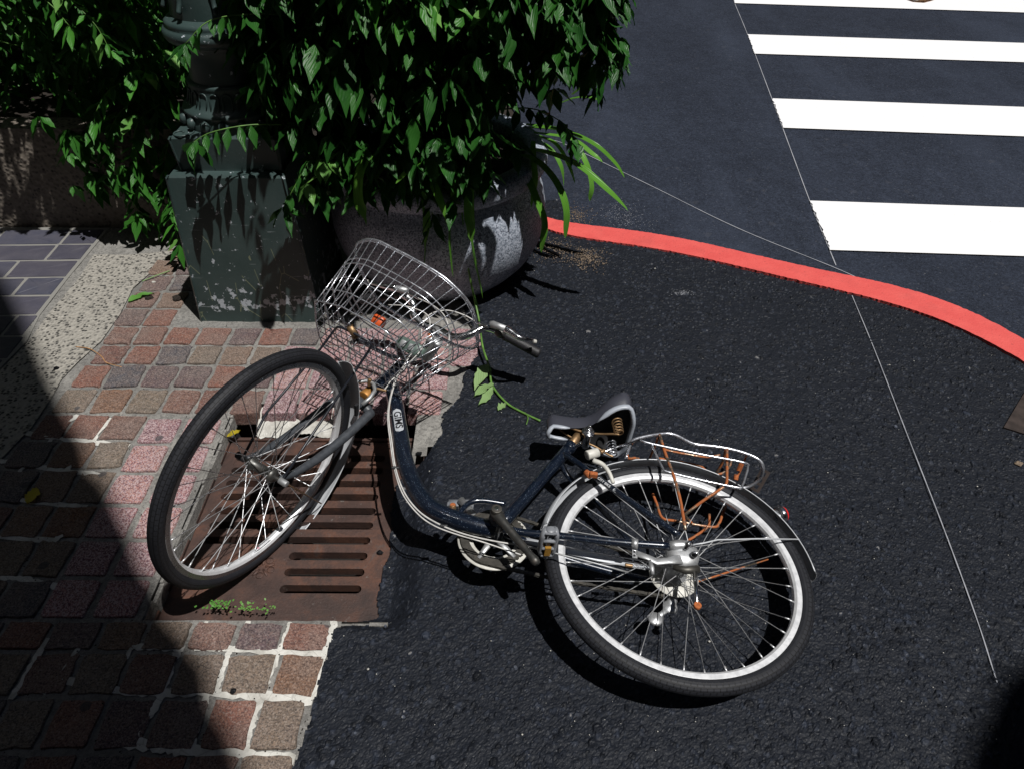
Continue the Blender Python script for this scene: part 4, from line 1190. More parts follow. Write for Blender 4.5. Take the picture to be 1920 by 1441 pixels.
for k in range(5):
    t = t0_+k*2*math.pi/5; d = math.cos(t)*m0+math.sin(t)*m1_
    sa.add(*tube([ccr+n1*.008+d*.012, ccr+n1*.005+d*.040, ccr+n1*.003+d*.078], [.015, .0085, .0055], 8, flat=.45, flatdir=n1))
mesh('spider_arm', sa.V, sa.F, M_DALU, chainring)
# chain: upper run, lower run, links
def chain(P, name='chain'):
    P = spl(P, 20); L = np.r_[0, np.cumsum(np.linalg.norm(np.diff(P, axis=0), axis=1))]; n = int(L[-1]/.0127); mb = MB()
    for k in range(n):
        s0, s1 = k*.0127, (k+1)*.0127
        p0 = np.array([np.interp(s0, L, P[:, c]) for c in range(3)]); p1 = np.array([np.interp(s1, L, P[:, c]) for c in range(3)])
        d = nz(p1-p0); u = np.cross(n1, d); w = .0030 if k % 2 else .0018
        for s_ in (-1, 1): mb.add(*box((p0+p1)/2+n1*w*s_, d*.0078, u*.0040, n1*.0006))
        mb.add(*tube([p0-n1*.0035, p0+n1*.0035], .0026, 6))
    return part(name, mb, M_CHAIN, smooth=False)
zc = -n1*.048
def loop_pt(C, r, t): return C+r*(math.cos(t)*m0+math.sin(t)*m1_)
sgU = 1 if m1_@U > 0 else -1
ch = []
CP = ccr; RP = O1-n1*.048
topc = CP+U*.084; topr = RP+U*.036; botc = CP-U*.084; botr = RP-U*.060-(-F)*.02
pts = [topr, (topr*2+topc)/3, (topr+topc*2)/3, topc]
for t in (60, 30, 0, -30, -60): pts.append(CP+.084*(math.cos(math.radians(t))*F+math.sin(math.radians(t))*U))
pts += [botc, (botc*2+botr)/3-U*.006, (botc+botr*2)/3-U*.006, botr]
chain(pts)
# derailleur below the hub
dr = MB(); d0 = O1-n1*.060-U*.03; d1 = O1-n1*.052-U*.085+F*.012; d2 = O1-n1*.052-U*.125+F*.05
dr.add(*tube([d0, d0-U*.02-n1*.01, d1], [.012, .014, .012], 8)); dr.add(*tube([d1, (d1+d2)/2, d2], [.010, .006, .010], 8, flat=.5, flatdir=n1))
for c_ in (d1, d2):
    V, Fc, _ = revolve([(0, .006), (.016, .004), (.019, 0), (.016, -.004), (0, -.006)], c_, F, m1_, n1, 14); dr.add(V, Fc)
part('derailleur', dr, M_DALU)
# kick stand
ks0 = bk(1303, 1072, .055); ks1 = bk(1307, 1136, .070)
kk = part('kickstand', tube([ks0, ks0+(ks1-ks0)*.4, ks1], [.0065, .0048, .0048], 12), M_CHROME)
V, Fc = cyl(ks1-n1*.002, ks1+n1*.007, .0088, 14); mesh('stand_foot', V, Fc, M_RUST, kk)
part('stand_bracket', tube([bk(1262, 1062, .05), bk(1285, 1068, .055), bk(1310, 1066, .055)], [.006, .010, .010], 10), M_CHAIN)

# ---- saddle
def saddle():
    # s: 0 nose .. 1 tail ; local frame: X back (-F), Yup, Z lateral
    nose = bk(1026, 797, 0.0); tail = bk(1180, 806, 0.0); ax = nz(tail-nose); up = nz(U-(U@ax)*ax); lt = np.cross(ax, up)
    if lt@n1 < 0: lt = -lt
    L = np.linalg.norm(tail-nose)
    NW = 17
    V = []; Fc = []
    def wd(s): return .023+.010*s+.080/(1+math.exp(-(s-.60)*14))
    def ss_(x, a_, b_): t = max(0, min(1, (x-a_)/(b_-a_))); return t*t*(3-2*t)
    def zc_(s): return .030+.010*math.exp(-(s/.16)**2)-.006*math.exp(-((s-.42)/.15)**2)+.030*ss_(s, .50, .88)
    def dep(s): return .062-.008*math.exp(-((s-.45)/.2)**2)+.006*ss_(s, .6, .9)
    st = np.concatenate([[0, .012, .03, .06], np.linspace(.10, .90, 17), [.935, .962, .982, .994, 1.0]])
    for s in st:
        w = wd(s)
        if s < .08: w *= math.sqrt(max(.12, 1-((.08-s)/.08)**2*.9))
        if s > .88: w *= math.sqrt(max(.16, 1-((s-.88)/.12)**2*.84))
        zt = zc_(s)-.010*ss_(s, .93, 1.0)-.014*(1-ss_(s, 0, .05))
        for j in range(NW):
            q = -1+2*j/(NW-1); aq = abs(q)
            if aq > .6: t = (aq-.6)/.4; lx = math.copysign(w*(1+.05*math.sin(t*math.pi)-.10*t), q); zz = -.014-(dep(s)-.014)*t
            else: lx = w*math.sin(q/.6*math.pi/2)**1 if False else w*(q/.6)*(1-.06*(aq/.6)**4); zz = -.014*(aq/.6)**2.5
            V.append(nose+ax*(s*L)+up*(zt+zz)+lt*lx)
    n = len(st)
    for i in range(n-1):
        for j in range(NW-1): Fc.append((i*NW+j, i*NW+j+1, (i+1)*NW+j+1, (i+1)*NW+j))
    Fc.append(tuple(range(NW))); Fc.append(tuple((n-1)*NW+j for j in range(NW)))
    sd_ = mesh('saddle', V, Fc, M_SEAT, bike)
    sd_.modifiers.new('split', 'EDGE_SPLIT').split_angle = math.radians(60)
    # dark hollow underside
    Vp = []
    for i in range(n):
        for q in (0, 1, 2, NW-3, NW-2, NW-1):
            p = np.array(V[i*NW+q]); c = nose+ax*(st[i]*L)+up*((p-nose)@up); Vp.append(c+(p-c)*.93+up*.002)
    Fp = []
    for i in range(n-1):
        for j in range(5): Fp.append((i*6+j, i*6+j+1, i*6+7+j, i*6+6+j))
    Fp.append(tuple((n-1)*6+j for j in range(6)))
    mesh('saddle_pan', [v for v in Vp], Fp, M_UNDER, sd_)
    # pale trim along the lower edge: round the rear, and round the nose
    rim_l = [np.array(V[i*NW]) for i in range(n)]; rim_r = [np.array(V[i*NW+NW-1]) for i in range(n)]
    k0 = 13
    path = [rim_l[i] for i in range(k0, n)]+[rim_r[i] for i in range(n-1, k0-1, -1)]
    path = np.array(path); rr_ = np.full(len(path), .0072); rr_[0] = rr_[-1] = .0015; rr_[1] = rr_[-2] = .004
    V2, F2 = tube(path, rr_, 8, flat=1.4, flatdir=up); mesh('saddle_trim', V2, F2, M_SEATG, sd_)
    path = [rim_l[i] for i in range(7, -1, -1)]+[rim_r[i] for i in range(0, 8)]
    rr_ = np.full(len(path), .0052); rr_[0] = rr_[-1] = .0015; rr_[1] = rr_[-2] = .004
    V2, F2 = tube(np.array(path), rr_, 8, flat=1.4, flatdir=up); mesh('saddle_trim', V2, F2, M_SEATG, sd_)
    # springs
    for sl_ in (-1, 1):
        c0 = nose+ax*(.80*L)+up*(-.012)+lt*.045*sl_; hel = []
        for i in range(73):
            t = i/72; hel.append(c0-up*.052*t+.0145*(1-.15*t)*(math.cos(t*2*math.pi*4.5)*ax+math.sin(t*2*math.pi*4.5)*lt))
        V2, F2 = tube(hel, .0024, 6); mesh('saddle_spring', V2, F2, M_WIRE if sl_ < 0 else M_BRASS, sd_)
        V2, F2 = tube(spl([nose+ax*(.12*L)+up*(.008)+lt*.012*sl_, nose+ax*(.32*L)-up*.030+lt*.018*sl_, nose+ax*(.55*L)-up*.048+lt*.024*sl_, nose+ax*(.74*L)-up*.064+lt*.042*sl_, c0-up*.056], 5), .0034, 8); mesh('saddle_rail', V2, F2, M_BRASS, sd_)
    cc = nose+ax*(.46*L)-up*.044
    V2, F2 = cyl(cc-lt*.034, cc+lt*.034, .012, 16); mesh('saddle_clamp', V2, F2, M_CHROME, sd_)
    for r_, l0, l1 in ((.019, .022, .028), (.0155, .028, .034), (.009, .034, .042), (.0045, .042, .052)):
        V2, F2 = cyl(cc+lt*l0, cc+lt*l1, r_, 16); mesh('clamp_washer', V2, F2, M_CHROME, sd_)
    return cc
cc = saddle()
part('saddle_pillar', tube([sp1, cc], .011, 14), M_DALU)

# ---- handlebar (the bars have swung a little past the wheel)
Z_U = np.array([0, 0, 1.0])
ang = math.radians(12)
bh = nz(h*math.cos(ang)+n2*math.sin(ang)*1.0); bl = nz(n2-(n2@bh)*bh-(n2@a)*a); bl = nz(np.cross(a, bh)); 
if bl@n2 < 0: bl = -bl
def HB(hh, l, s): return SA+a*s+bh*hh+bl*l
LB = [gp(822, 618, .192), gp(850, 632, .196), gp(880, 628, .208), gp(908, 615, .217), gp(936, 622, .205), gp(975, 643, .178), gp(1010, 662, .152)]
RB = [gp(795, 609, .200), gp(776, 592, .215), gp(774, 570, .236), gp(756, 553, .262), gp(728, 552, .255), gp(696, 556, .240)]
barp = RB[::-1]+LB
bar = part('handlebar', tube(spl(barp, 6), .0125, 16), M_CHROME)
for (gs, ge, lp0, lp1, lp2, lp3, fr0, fr1) in ((gp(950, 630, .195), gp(1012, 664, .150), gp(924, 608, .240), gp(948, 617, .248), gp(975, 634, .235), gp(1000, 640, .215), gp(892, 603, .235), gp(914, 612, .235)),
                                     (gp(735, 553, .255), gp(676, 562, .225), gp(762, 545, .290), gp(742, 541, .300), (gp(716, 536, .300)), gp(690, 529, .290), gp(785, 560, .280), gp(766, 550, .285))):
    gd_ = ge-gs; gpth = [gs-gd_*.06, gs]+[gs+gd_*t for t in np.linspace(.06, .97, 22)]+[ge]
    rr_ = [.0190, .0178]+[.0168+.0007*math.sin(i*2.6) for i in range(22)]+[.013]
    V, Fc = tube(gpth, rr_, 18); mesh('grip', V, Fc, M_RUB, bar)
    V, Fc = tube([gs-gd_*.32, gs-gd_*.18, gs-gd_*.05], [.014, .0195, .015], 12); mesh('lever_clamp', V, Fc, M_CRANK, bar)
    V, Fc = tube([lp0-(lp1-lp0)*.2, lp0, lp1], [.008, .0115, .011], 12); mesh('lever_bracket', V, Fc, M_DALU, bar)
    lv = spl([lp1, lp1+(lp2-lp1)*.5, lp2, lp3], 6)
    V, Fc = tube(lv, np.r_[np.linspace(.0115, .0062, len(lv)-2), .0052, .0050], 10, flat=1.2, flatdir=Z_U); mesh('brake_lever', V, Fc, M_CHROME, bar)
    V, Fc = cyl(lp3, lp3+nz(lp3-lp2)*.010, .0068, 10); mesh('lever_ball', V, Fc, M_CREAM, bar)
    V, Fc = cyl(fr0, fr1, .0045, 10); mesh('cable_ferrule', V, Fc, M_CHROME, bar)
# cables
def cab(pts, r=.0021, name='brake_cable'): return part(name, tube(spl(pts, 10), r, 8), M_CABLE)
cab([gp(892, 603, .235), gp(868, 590, .25), gp(836, 582, .26), gp(806, 590, .26), gp(792, 612, .255), gp(788, 640, .25), bk(768, 668, .12), bk(742, 715, .07), bk(729, 770, .045), bk(735, 830, .032), bk(742, 878, .030), bk(758, 922, .030), bk(785, 957, .030), bk(822, 981, .030), bk(870, 1000, .032), bk(930, 1014, .04), bk(985, 1022, .045)])
cab([gp(785, 560, .28), gp(810, 572, .29), gp(833, 592, .29), gp(842, 622, .28), gp(838, 650, .27), gp(815, 672, .26), gp(775, 680, .25), gp(735, 712, .25), S_(.062, .062, .515), S_(.052, .060, .500)])
cab([gp(728, 572, .27), gp(760, 574, .28), gp(798, 588, .27), gp(806, 612, .255), bk(790, 655, .14), bk(748, 700, .08), bk(736, 728, .05), bk(727, 775, .040), bk(732, 830, .028), bk(740, 880, .026), bk(755, 925, .026), bk(783, 962, .026), bk(815, 985, .026), bk(860, 1002, .028), bk(905, 1015, .03), bk(980, 1040, .0)], .0018)
for (u, v) in ((729, 778), (741, 876), (832, 985)):
    part('cable_clip', cyl(bk(u-7, v, .030), bk(u+7, v, .030), .0042, 8), M_RUB)

# ---- lettering plate on the down tube and stay
def txt(body, size, C, X, Y, m, parent, name, squeeze=1.0):
    cu = bpy.data.curves.new(name, 'FONT'); cu.body = body; cu.size = size; cu.align_x = 'CENTER'; cu.align_y = 'CENTER'; cu.extrude = .00025; cu.offset = size*.012
    tmp = bpy.data.objects.new('tmp', cu); COL.objects.link(tmp)
    dg = bpy.context.evaluated_depsgraph_get(); me = bpy.data.meshes.new_from_object(tmp.evaluated_get(dg))
    bpy.data.objects.remove(tmp); bpy.data.curves.remove(cu)
    Z = np.cross(X, Y); V = [C+X*v.co.x*squeeze+Y*v.co.y+Z*v.co.z for v in me.vertices]; Fc = [tuple(p.vertices) for p in me.polygons]
    bpy.data.meshes.remove(me)
    return mesh(name, V, Fc, m, parent, smooth=False)
# direction from the tube towards the eye
def toeye(P, ax): d = nz(EYE-P); return nz(d-(d@ax)*ax)
A0, A1 = bk(742.5, 775), bk(751, 818); tax = nz(A1-A0); te = toeye((A0+A1)/2, tax); te = nz(te*.97+np.cross(tax, te)*0); side = np.cross(te, tax)
def plate(C, hl, hw, R, ax, te, sd, m, name, lift=.0006):
    V = []; Fc = []; n = 20; m_ = 7
    for i in range(n+1):
        x = -hl+2*hl*i/n; e = max(0, abs(x)-(hl-hw)); w = hw if e <= 0 else math.sqrt(max(0, hw*hw-e*e))
        for j in range(m_):
            y = w*(-1+2*j/(m_-1)); V.append(C+ax*x+sd*y+te*(math.sqrt(R*R-y*y)+lift))
    for i in range(n):
        for j in range(m_-1): Fc.append((i*m_+j, i*m_+j+1, (i+1)*m_+j+1, (i+1)*m_+j))
    return mesh(name, V, Fc, m, bike)
Cp = (A0+A1)/2
def near_axis(P, path): return path[np.argmin(np.linalg.norm(path-P, axis=1))]
Cp = near_axis(Cp, dt); i_ = np.argmin(np.linalg.norm(dt-Cp, axis=1)); tax = nz(dt[i_+2]-dt[i_-2]); te = toeye(Cp, tax); side = np.cross(te, tax)
pl_ = plate(Cp, .047, .0120, .0230, tax, te, side, M_DECAL, 'maker_plate')
txt('GIMS', .0285, Cp+te*(.0230+.0009)-0*side, tax, -side if (np.cross(tax, -side)@te) > 0 else side, M_INK, pl_, 'plate_lettering', 1.08)
sp_a, sp_b = bk(1126, 890, .046), bk(1190, 938, .052)
sm_ = ss[np.argmin(np.linalg.norm(ss-(sp_a+sp_b)/2, axis=1))]; sax = nz(sp_b-sp_a); te2 = toeye(sm_, sax); sd2 = np.cross(te2, sax); ysd = -sd2 if np.cross(sax, -sd2)@te2 > 0 else sd2
C1 = sm_-sax*.020; C2 = sm_+sax*.024
txt('CITY BIKE', .0095, C1+te2*.0085-sax*.004, sax, ysd, M_WINK, bike, 'stay_lettering', 1.05)
p2 = plate(C2, .0165, .0046, .0083, sax, te2, sd2, M_DECAL, 'stay_plate')
txt('LOVE', .0082, C2+te2*.0092, sax, ysd, M_INK, p2, 'plate_lettering', 1.3)

# ---- wire basket
BC = SA+h*.245+n2*.0015+a*.724
bhh = nz(.945*h+.31*n2-.12*a); bll = -.305*h+.95*n2+.082*a; bll = nz(bll-(bll@bhh)*bhh); baa = np.cross(bhh, bll)
if baa@a < 0: baa = -baa
def onp(u, v, d):
    q = ray(u, v); t = ((BC-EYE)@baa+d)/(q@baa); return EYE+q*t
rimpx = [(666.5, 470), (668, 460), (674, 454), (689, 449), (710, 452), (736, 465), (766, 480), (802, 500), (830, 518), (849, 534), (873, 559), (888, 585), (894, 615), (897, 640), (893, 650), (882, 654), (853, 646), (824, 631), (793, 613), (757, 595), (731, 579), (713, 568), (698, 546), (689, 532), (676, 502), (669, 484)]
rimp = np.array([onp(u, v, 0) for u, v in rimpx])
botpx = [(591, 563), (640, 575), (690, 602), (725, 622), (750, 650), (760, 672), (767, 700), (768, 738), (762, 741), (740, 738), (700, 715), (660, 690), (622, 663), (608, 652), (598, 630), (592, 600)]
def resample(P, n, closed=True):
    P = np.asarray(P); Q = np.vstack([P, P[:1]]) if closed else P
    L = np.r_[0, np.cumsum(np.linalg.norm(np.diff(Q, axis=0), axis=1))]
    s = np.linspace(0, L[-1], n+1)[:-1] if closed else np.linspace(0, L[-1], n)
    return np.stack([np.interp(s, L, Q[:, c]) for c in range(3)], 1)
botp = np.array([onp(u, v, -.235) for u, v in botpx])
# corresponding parametrisation: start both at the left corner
NR = 120
R_ = resample(rimp, NR); Bt = resample(botp, NR)
# align by matching key fractions (left corner=0, right corner)
def frac(P, k):
    Q = np.vstack([P, P[:1]]); L = np.r_[0, np.cumsum(np.linalg.norm(np.diff(Q, axis=0), axis=1))]; return L[k]/L[-1]
fr_ = [0, frac(rimp, 10)*.7+frac(rimp, 11)*.3, frac(rimp, 12)*.6+frac(rimp, 11)*.4, frac(rimp, 15), frac(rimp, 21), 1]; fb_ = [0, frac(botp, 4), frac(botp, 5), frac(botp, 7), frac(botp, 12), 1]
def at(P, f_):
    Q = np.vstack([P, P[:1]]); L = np.r_[0, np.cumsum(np.linalg.norm(np.diff(Q, axis=0), axis=1))]; L = L/L[-1]; f_ = f_ % 1.0
    return np.array([np.interp(f_, L, Q[:, c]) for c in range(3)])
def wall(f_, k):
    "f_ fraction along the rim, k 0 rim .. 1 floor"
    fb2 = np.interp(f_ % 1.0, fr_, fb_); return at(rimp, f_)*(1-k)+at(botp, fb2)*k
basket = part('basket', tube(spl(np.vstack([rimp, rimp[:1]]), 3), .0036, 8, cap=False), M_WIRE)
for lev in (.30, .375, .60, .80, 1.0):
    P = [wall(i/64, lev) for i in range(64)]
    V, Fc = tube(P, .0020 if lev < 1 else .0022, 6, closed=True); mesh('basket_wire', V, Fc, M_WIRE, basket)
# second rim wire just under the first
V, Fc = tube([wall(i/64, .025) for i in range(64)], .0014, 6, closed=True); mesh('basket_wire', V, Fc, M_WIRE, basket)
NU = 40
for i in range(NU):
    f_ = (i+.3)/NU
    V, Fc = tube([wall(f_, 0), wall(f_, .5), wall(f_, 1)], .0016, 5); mesh('basket_wire', V, Fc, M_WIRE, basket)
# floor grid
fl_a, fl_b, fl_c, fl_d = [onp(u, v, -.235) for u, v in ((591, 563), (752, 650), (768, 741), (606, 655))]
for i in range(1, 15):
    t = i/15; V, Fc = tube([fl_a+(fl_b-fl_a)*t, fl_d+(fl_c-fl_d)*t], .0015, 5); mesh('basket_wire', V, Fc, M_WIRE, basket)
for i in range(1, 8):
    t = i/8; V, Fc = tube([fl_a+(fl_d-fl_a)*t, fl_b+(fl_c-fl_b)*t], .0015, 5); mesh('basket_wire', V, Fc, M_WIRE, basket)
# basket stay from the axle ends
def offp(u, v, d): return onp(u, v, d)
sL = [O2+n2*.064, O2+n2*.066+(onp(697, 646, -.245)-O2-n2*.066)*.25+h*.004, onp(690, 660, -.245), onp(697, 647, -.245), onp(690, 639, -.245), onp(664, 625, -.245), onp(640, 614, -.245), onp(633, 613, -.245), onp(627, 619, -.245)]
sR = [onp(627, 619, -.245), onp(600, 655, -.245), O2-n2*.064+(onp(600, 655, -.245)-O2)*.35, O2-n2*.066]
part('basket_stay', tube(np.array(sL), .0036, 10), M_BLACKW)
part('basket_stay', tube(np.array(sR), .0036, 10), M_BLACKW)
part('stay_bracket', tube([onp(656, 612, -.240), onp(668, 632, -.240)], [.010, .012], 10), M_BRASS)
part('basket_bracket', tube(spl([SX(.70), SX(.70)+bhh*.03, onp(700, 660, -.232)*.5+SX(.70)*.5, onp(668, 636, -.238)], 4), .006, 8, flat=.5), M_BLACKW)
# head lamp and reflector carried behind the basket
lc = onp(772, 652, -.10); lx = nz(onp(815, 672, -.10)-onp(735, 632, -.10)); lz = nz(lc-EYE); ly = nz(np.cross(lz, lx)); lz = np.cross(lx, ly)
def rbox(c, X, Y, Z, bv=.18):
    V = []; Fc = []
    for zi, sc in ((-1, 1-bv*.6), (-1+bv, 1), (1-bv, 1), (1, 1-bv*.6)):
        for k in range(16):
            t = 2*math.pi*(k+.5)/16; cs_, sn_ = math.cos(t), math.sin(t); m_ = (abs(cs_)**8+abs(sn_)**8)**(-1/8)*sc
            V.append(c+X*cs_*m_+Y*sn_*m_+Z*zi)
    for L in range(3):
        for k in range(16): j = (k+1) % 16; Fc.append((L*16+k, L*16+j, L*16+16+j, L*16+16+k))
    Fc.append(tuple(range(15, -1, -1))); Fc.append(tuple(48+k for k in range(16)))
    return V, Fc
lamp = part('front_lamp', rbox(lc, lx*.046, ly*.020, lz*.020), M_LAMPG)
for q in (-.022, .006):
    V, Fc = rbox(lc+lx*q-lz*.021, lx*.009, ly*.010, lz*.002); mesh('lamp_window', V, Fc, M_DALU, lamp)
V, Fc = cyl(onp(800, 672, -.10), onp(822, 640, -.10), .015, 18); mesh('lamp_reflector', V, Fc, M_DALU, lamp)
V, Fc = cyl(onp(805, 628, -.05), onp(806, 630, -.065), .006, 12); mesh('lamp_bolt', V, Fc, M_RUST, lamp)
rfc = onp(710, 603, -.14)
part('orange_reflector', rbox(rfc, lx*.019, ly*.017, lz*.012, .3), M_ORANGE)

# ================================================================== LAMP POST
LPX, LPY = -.955, 2.505
post = empty('lamp_post', (LPX, LPY, 0), 'dark green cast iron lamp post on a chipped square plinth', 'lamp post')
def frustum(cx_, cy_, w0, d0, w1, d1, z0, z1, bev=.008):
    V = []; Fc = []
    for z, w, d, b in ((z0, w0, d0, 1), (z0+.006, w0, d0, 1), (z1-.008, w1, d1, 1), (z1, w1-.012, d1-.012, 1)):
        for sx, sy in ((-1, -1), (1, -1), (1, 1), (-1, 1)):
            x, y = sx*w/2, sy*d/2
            V.append((cx_+x-sx*0+(-bev*sx if sx*sy > 0 else 0), cy_+y+(-bev*sy if sx*sy < 0 else 0), z))
            V.append((cx_+x+(-bev*sx if sx*sy < 0 else 0), cy_+y+(-bev*sy if sx*sy > 0 else 0), z))
    for L in range(3):
        for k in range(8): j = (k+1) % 8; Fc.append((L*8+k, L*8+j, L*8+8+j, L*8+8+k))
    Fc.append(tuple(24+k for k in range(8))); return V, Fc
V, Fc = frustum(LPX-.005, LPY, .467, .467, .405, .42, -.03, .575); mesh('plinth', V, Fc, M_GPAINT, post, smooth=False)
V, Fc = frustum(LPX+.005, LPY+.01, .345, .36, .360, .375, .5755, .695); up_ = mesh('upper_block', V, Fc, M_GPAINT, post, smooth=False)
X_, Y_, Z_ = np.array([1., 0, 0]), np.array([0, 1., 0]), np.array([0, 0, 1.])
PCN = np.array([LPX+.012, LPY+.02, .030])
# moulded base: lower bell with leaves, flutes, collar, shaft
V, Fc, _ = revolve([(.178, .664), (.178, .672), (.176, .690), (.172, .700), (.170, .706), (.178, .712), (.176, .720), (.162, .728), (.150, .745), (.143, .770), (.140, .790), (.143, .797), (.139, .803), (.128, .806)], PCN, X_, Y_, Z_, 64)
mesh('moulded_base', V, Fc, M_GPAINT, post)
fl = MB()
for k in range(22):
    t = 2*math.pi*k/22; d = math.cos(t)*X_+math.sin(t)*Y_; s = -math.sin(t)*X_+math.cos(t)*Y_
    arch = [PCN+d*.158+s*-.013+Z_*.726, PCN+d*.1445+s*-.015+Z_*.765]+[PCN+d*(.1435)+s*(-.015*math.cos(q))+Z_*(.768+.015*math.sin(q)) for q in np.linspace(.3, math.pi-.3, 6)]+[PCN+d*.1445+s*.015+Z_*.765, PCN+d*.158+s*.013+Z_*.726]
    fl.tube(arch, .0028, 5)
fl.build('fluted_moulding', M_GPAINT, post)
for k in range(18):
    t = 2*math.pi*(k+.5)/18; d = math.cos(t)*X_+math.sin(t)*Y_
    V, Fc = tube([PCN+d*.166+Z_*.704, PCN+d*.178+Z_*.694, PCN+d*.184+Z_*.679, PCN+d*.180+Z_*.668], [.006, .017, .014, .004], 8); mesh('moulding_leaf', V, Fc, M_GPAINT, post)
for sx in (-1, 1):
    for sy in (-1, 1):
        c = np.array([LPX+.005+sx*.142, LPY+.01+sy*.150, .6955])
        V, Fc = tube([c+np.array([math.cos(t)*(.004+.0055*t), math.sin(t)*(.004+.0055*t), .002]) for t in np.linspace(0, 4.2*math.pi/2, 26)], .0028, 5); mesh('scroll_ornament', V, Fc, M_GPAINT, post)
V, Fc, _ = revolve([(.128, .806), (.127, .86), (.126, .90), (.132, .906), (.136, .912), (.137, .918), (.150, .922), (.166, .930), (.174, .944), (.174, .956), (.168, .966), (.160, .970), (.162, .976), (.161, .984), (.154, .990), (.142, .994), (.136, .998)], PCN, X_, Y_, Z_, 64)
mesh('collar', V, Fc, M_GPAINT, post)
V, Fc, _ = revolve([(.136, .998), (.134, 1.04), (.132, 1.12), (.124, 1.16), (.112, 1.20), (.105, 1.30), (.095, 1.6), (.085, 2.4), (.07, 4.2)], PCN, X_, Y_, Z_, 16)
mesh('shaft', V, Fc, M_GPAINT, post)
fn = MB()
for k in range(8):
    t = 2*math.pi*k/8+.35; d = math.cos(t)*X_+math.sin(t)*Y_; s = -math.sin(t)*X_+math.cos(t)*Y_
    fn.tube(spl([PCN+d*.150+Z_*1.02, PCN+d*.137+Z_*1.05, PCN+d*.139+Z_*1.09, PCN+d*.150+s*.01+Z_*1.12, PCN+d*.130+s*.03+Z_*1.15], 5), .008, 6)
fn.build('shaft_scrolls', M_GPAINT, post)

# ================================================================== STONE POT
PX, PY = -.295, 2.70
pot = empty('stone_planter', (PX, PY, 0), 'round grey granite planter bowl with thick rolled rim', 'planter')
PCt = np.array([PX, PY, 0])
V, Fc, _ = revolve([(0, -.02), (.26, -.02), (.282, .0), (.320, .035), (.370, .09), (.408, .16), (.424, .235), (.424, .30), (.412, .365), (.392, .405), (.380, .424), (.380, .432)], PCt, X_, Y_, Z_, 72)
mesh('bowl', V, Fc, M_GRAN, pot)
V, Fc, _ = revolve([(.380, .432), (.400, .438), (.418, .452), (.428, .472), (.426, .497), (.412, .516), (.386, .524), (.356, .520), (.340, .505), (.336, .47), (.336, .44)], PCt, X_, Y_, Z_, 72)
mesh('rim', V, Fc, M_GRAN, pot)
V, Fc, _ = revolve([(0, .48), (.34, .475)], PCt, X_, Y_, Z_, 40)
mesh('soil', V, Fc, M_SOIL, pot)

# ================================================================== PLANTS
def leafmesh(k, L=.085, Wd=.032, fold=.35, droop=.6, mat_=M_LEAF, ser=True):
    """pointed ovate leaf hanging along -Z from its stalk; folded at the mid-rib, wavy edge"""
    r = random.Random(k); V = []; Fc = []; uv = []
    n = 7; curl = r.uniform(-.3, .8)*droop; tw = r.uniform(-.5, .5); wav = r.uniform(.0, .18)
    prof = [0.04, .55, .93, 1.0, .82, .52, .22, 0.0]
    pos = np.zeros(3); th = r.uniform(.1, .5)
    P = [pos.copy()]
    for i in range(n):
        th += curl/n; pos = pos+np.array([math.sin(th), 0, -math.cos(th)])*L/n; P.append(pos.copy())
    for i in range(n+1):
        w = prof[i]*Wd/2*(1+(r.uniform(-.10, .10) if ser else 0)); t = tw*i/n
        sd = np.array([0, math.cos(t), math.sin(t)*.5]); up = np.array([1, 0, .2])
        wv = wav*Wd*math.sin(i*2.2+k)
        V += [P[i]-sd*w+up*(w*fold+wv), P[i], P[i]+sd*w+up*(w*fold-wv)]
        uv += [(0, i/n), (.5, i/n), (1, i/n)]
    for i in range(n):
        a_ = i*3; Fc += [(a_, a_+1, a_+4, a_+3), (a_+1, a_+2, a_+5, a_+4)]
    me = bpy.data.meshes.new('leaf'); me.from_pydata([tuple(p) for p in V], [], Fc)
    me.polygons.foreach_set('use_smooth', [True]*len(Fc))
    ul = me.uv_layers.new(name='UVMap'); li = np.zeros(len(me.loops), dtype=np.int32); me.loops.foreach_get('vertex_index', li)
    ul.data.foreach_set('uv', np.array(uv)[li].ravel()); me.materials.append(mat_)
    return me, np.array([tuple(p) for p in V]), Fc, np.array(uv)
LM = [leafmesh(k, L=random.uniform(.085, .115), Wd=random.uniform(.030, .044), fold=.45) for k in range(10)]
LM += [leafmesh(30, L=.095, Wd=.040, mat_=M_LEAFL), leafmesh(31, L=.06, Wd=.024), leafmesh(32, L=.05, Wd=.022)]
LML = [leafmesh(40+k, L=.09, Wd=.045, mat_=M_LEAFL) for k in range(3)]
def euler_m(rz, rx, ry):
    return Matrix.Rotation(rz, 3, 'Z') @ Matrix.Rotation(ry, 3, 'Y') @ Matrix.Rotation(rx, 3, 'X')
def TT(p):
    "planting plan to street coordinates"
    p = np.asarray(p, float); return np.array([p[0]*1.02, .855*p[1]-.365, p[2]*.95])
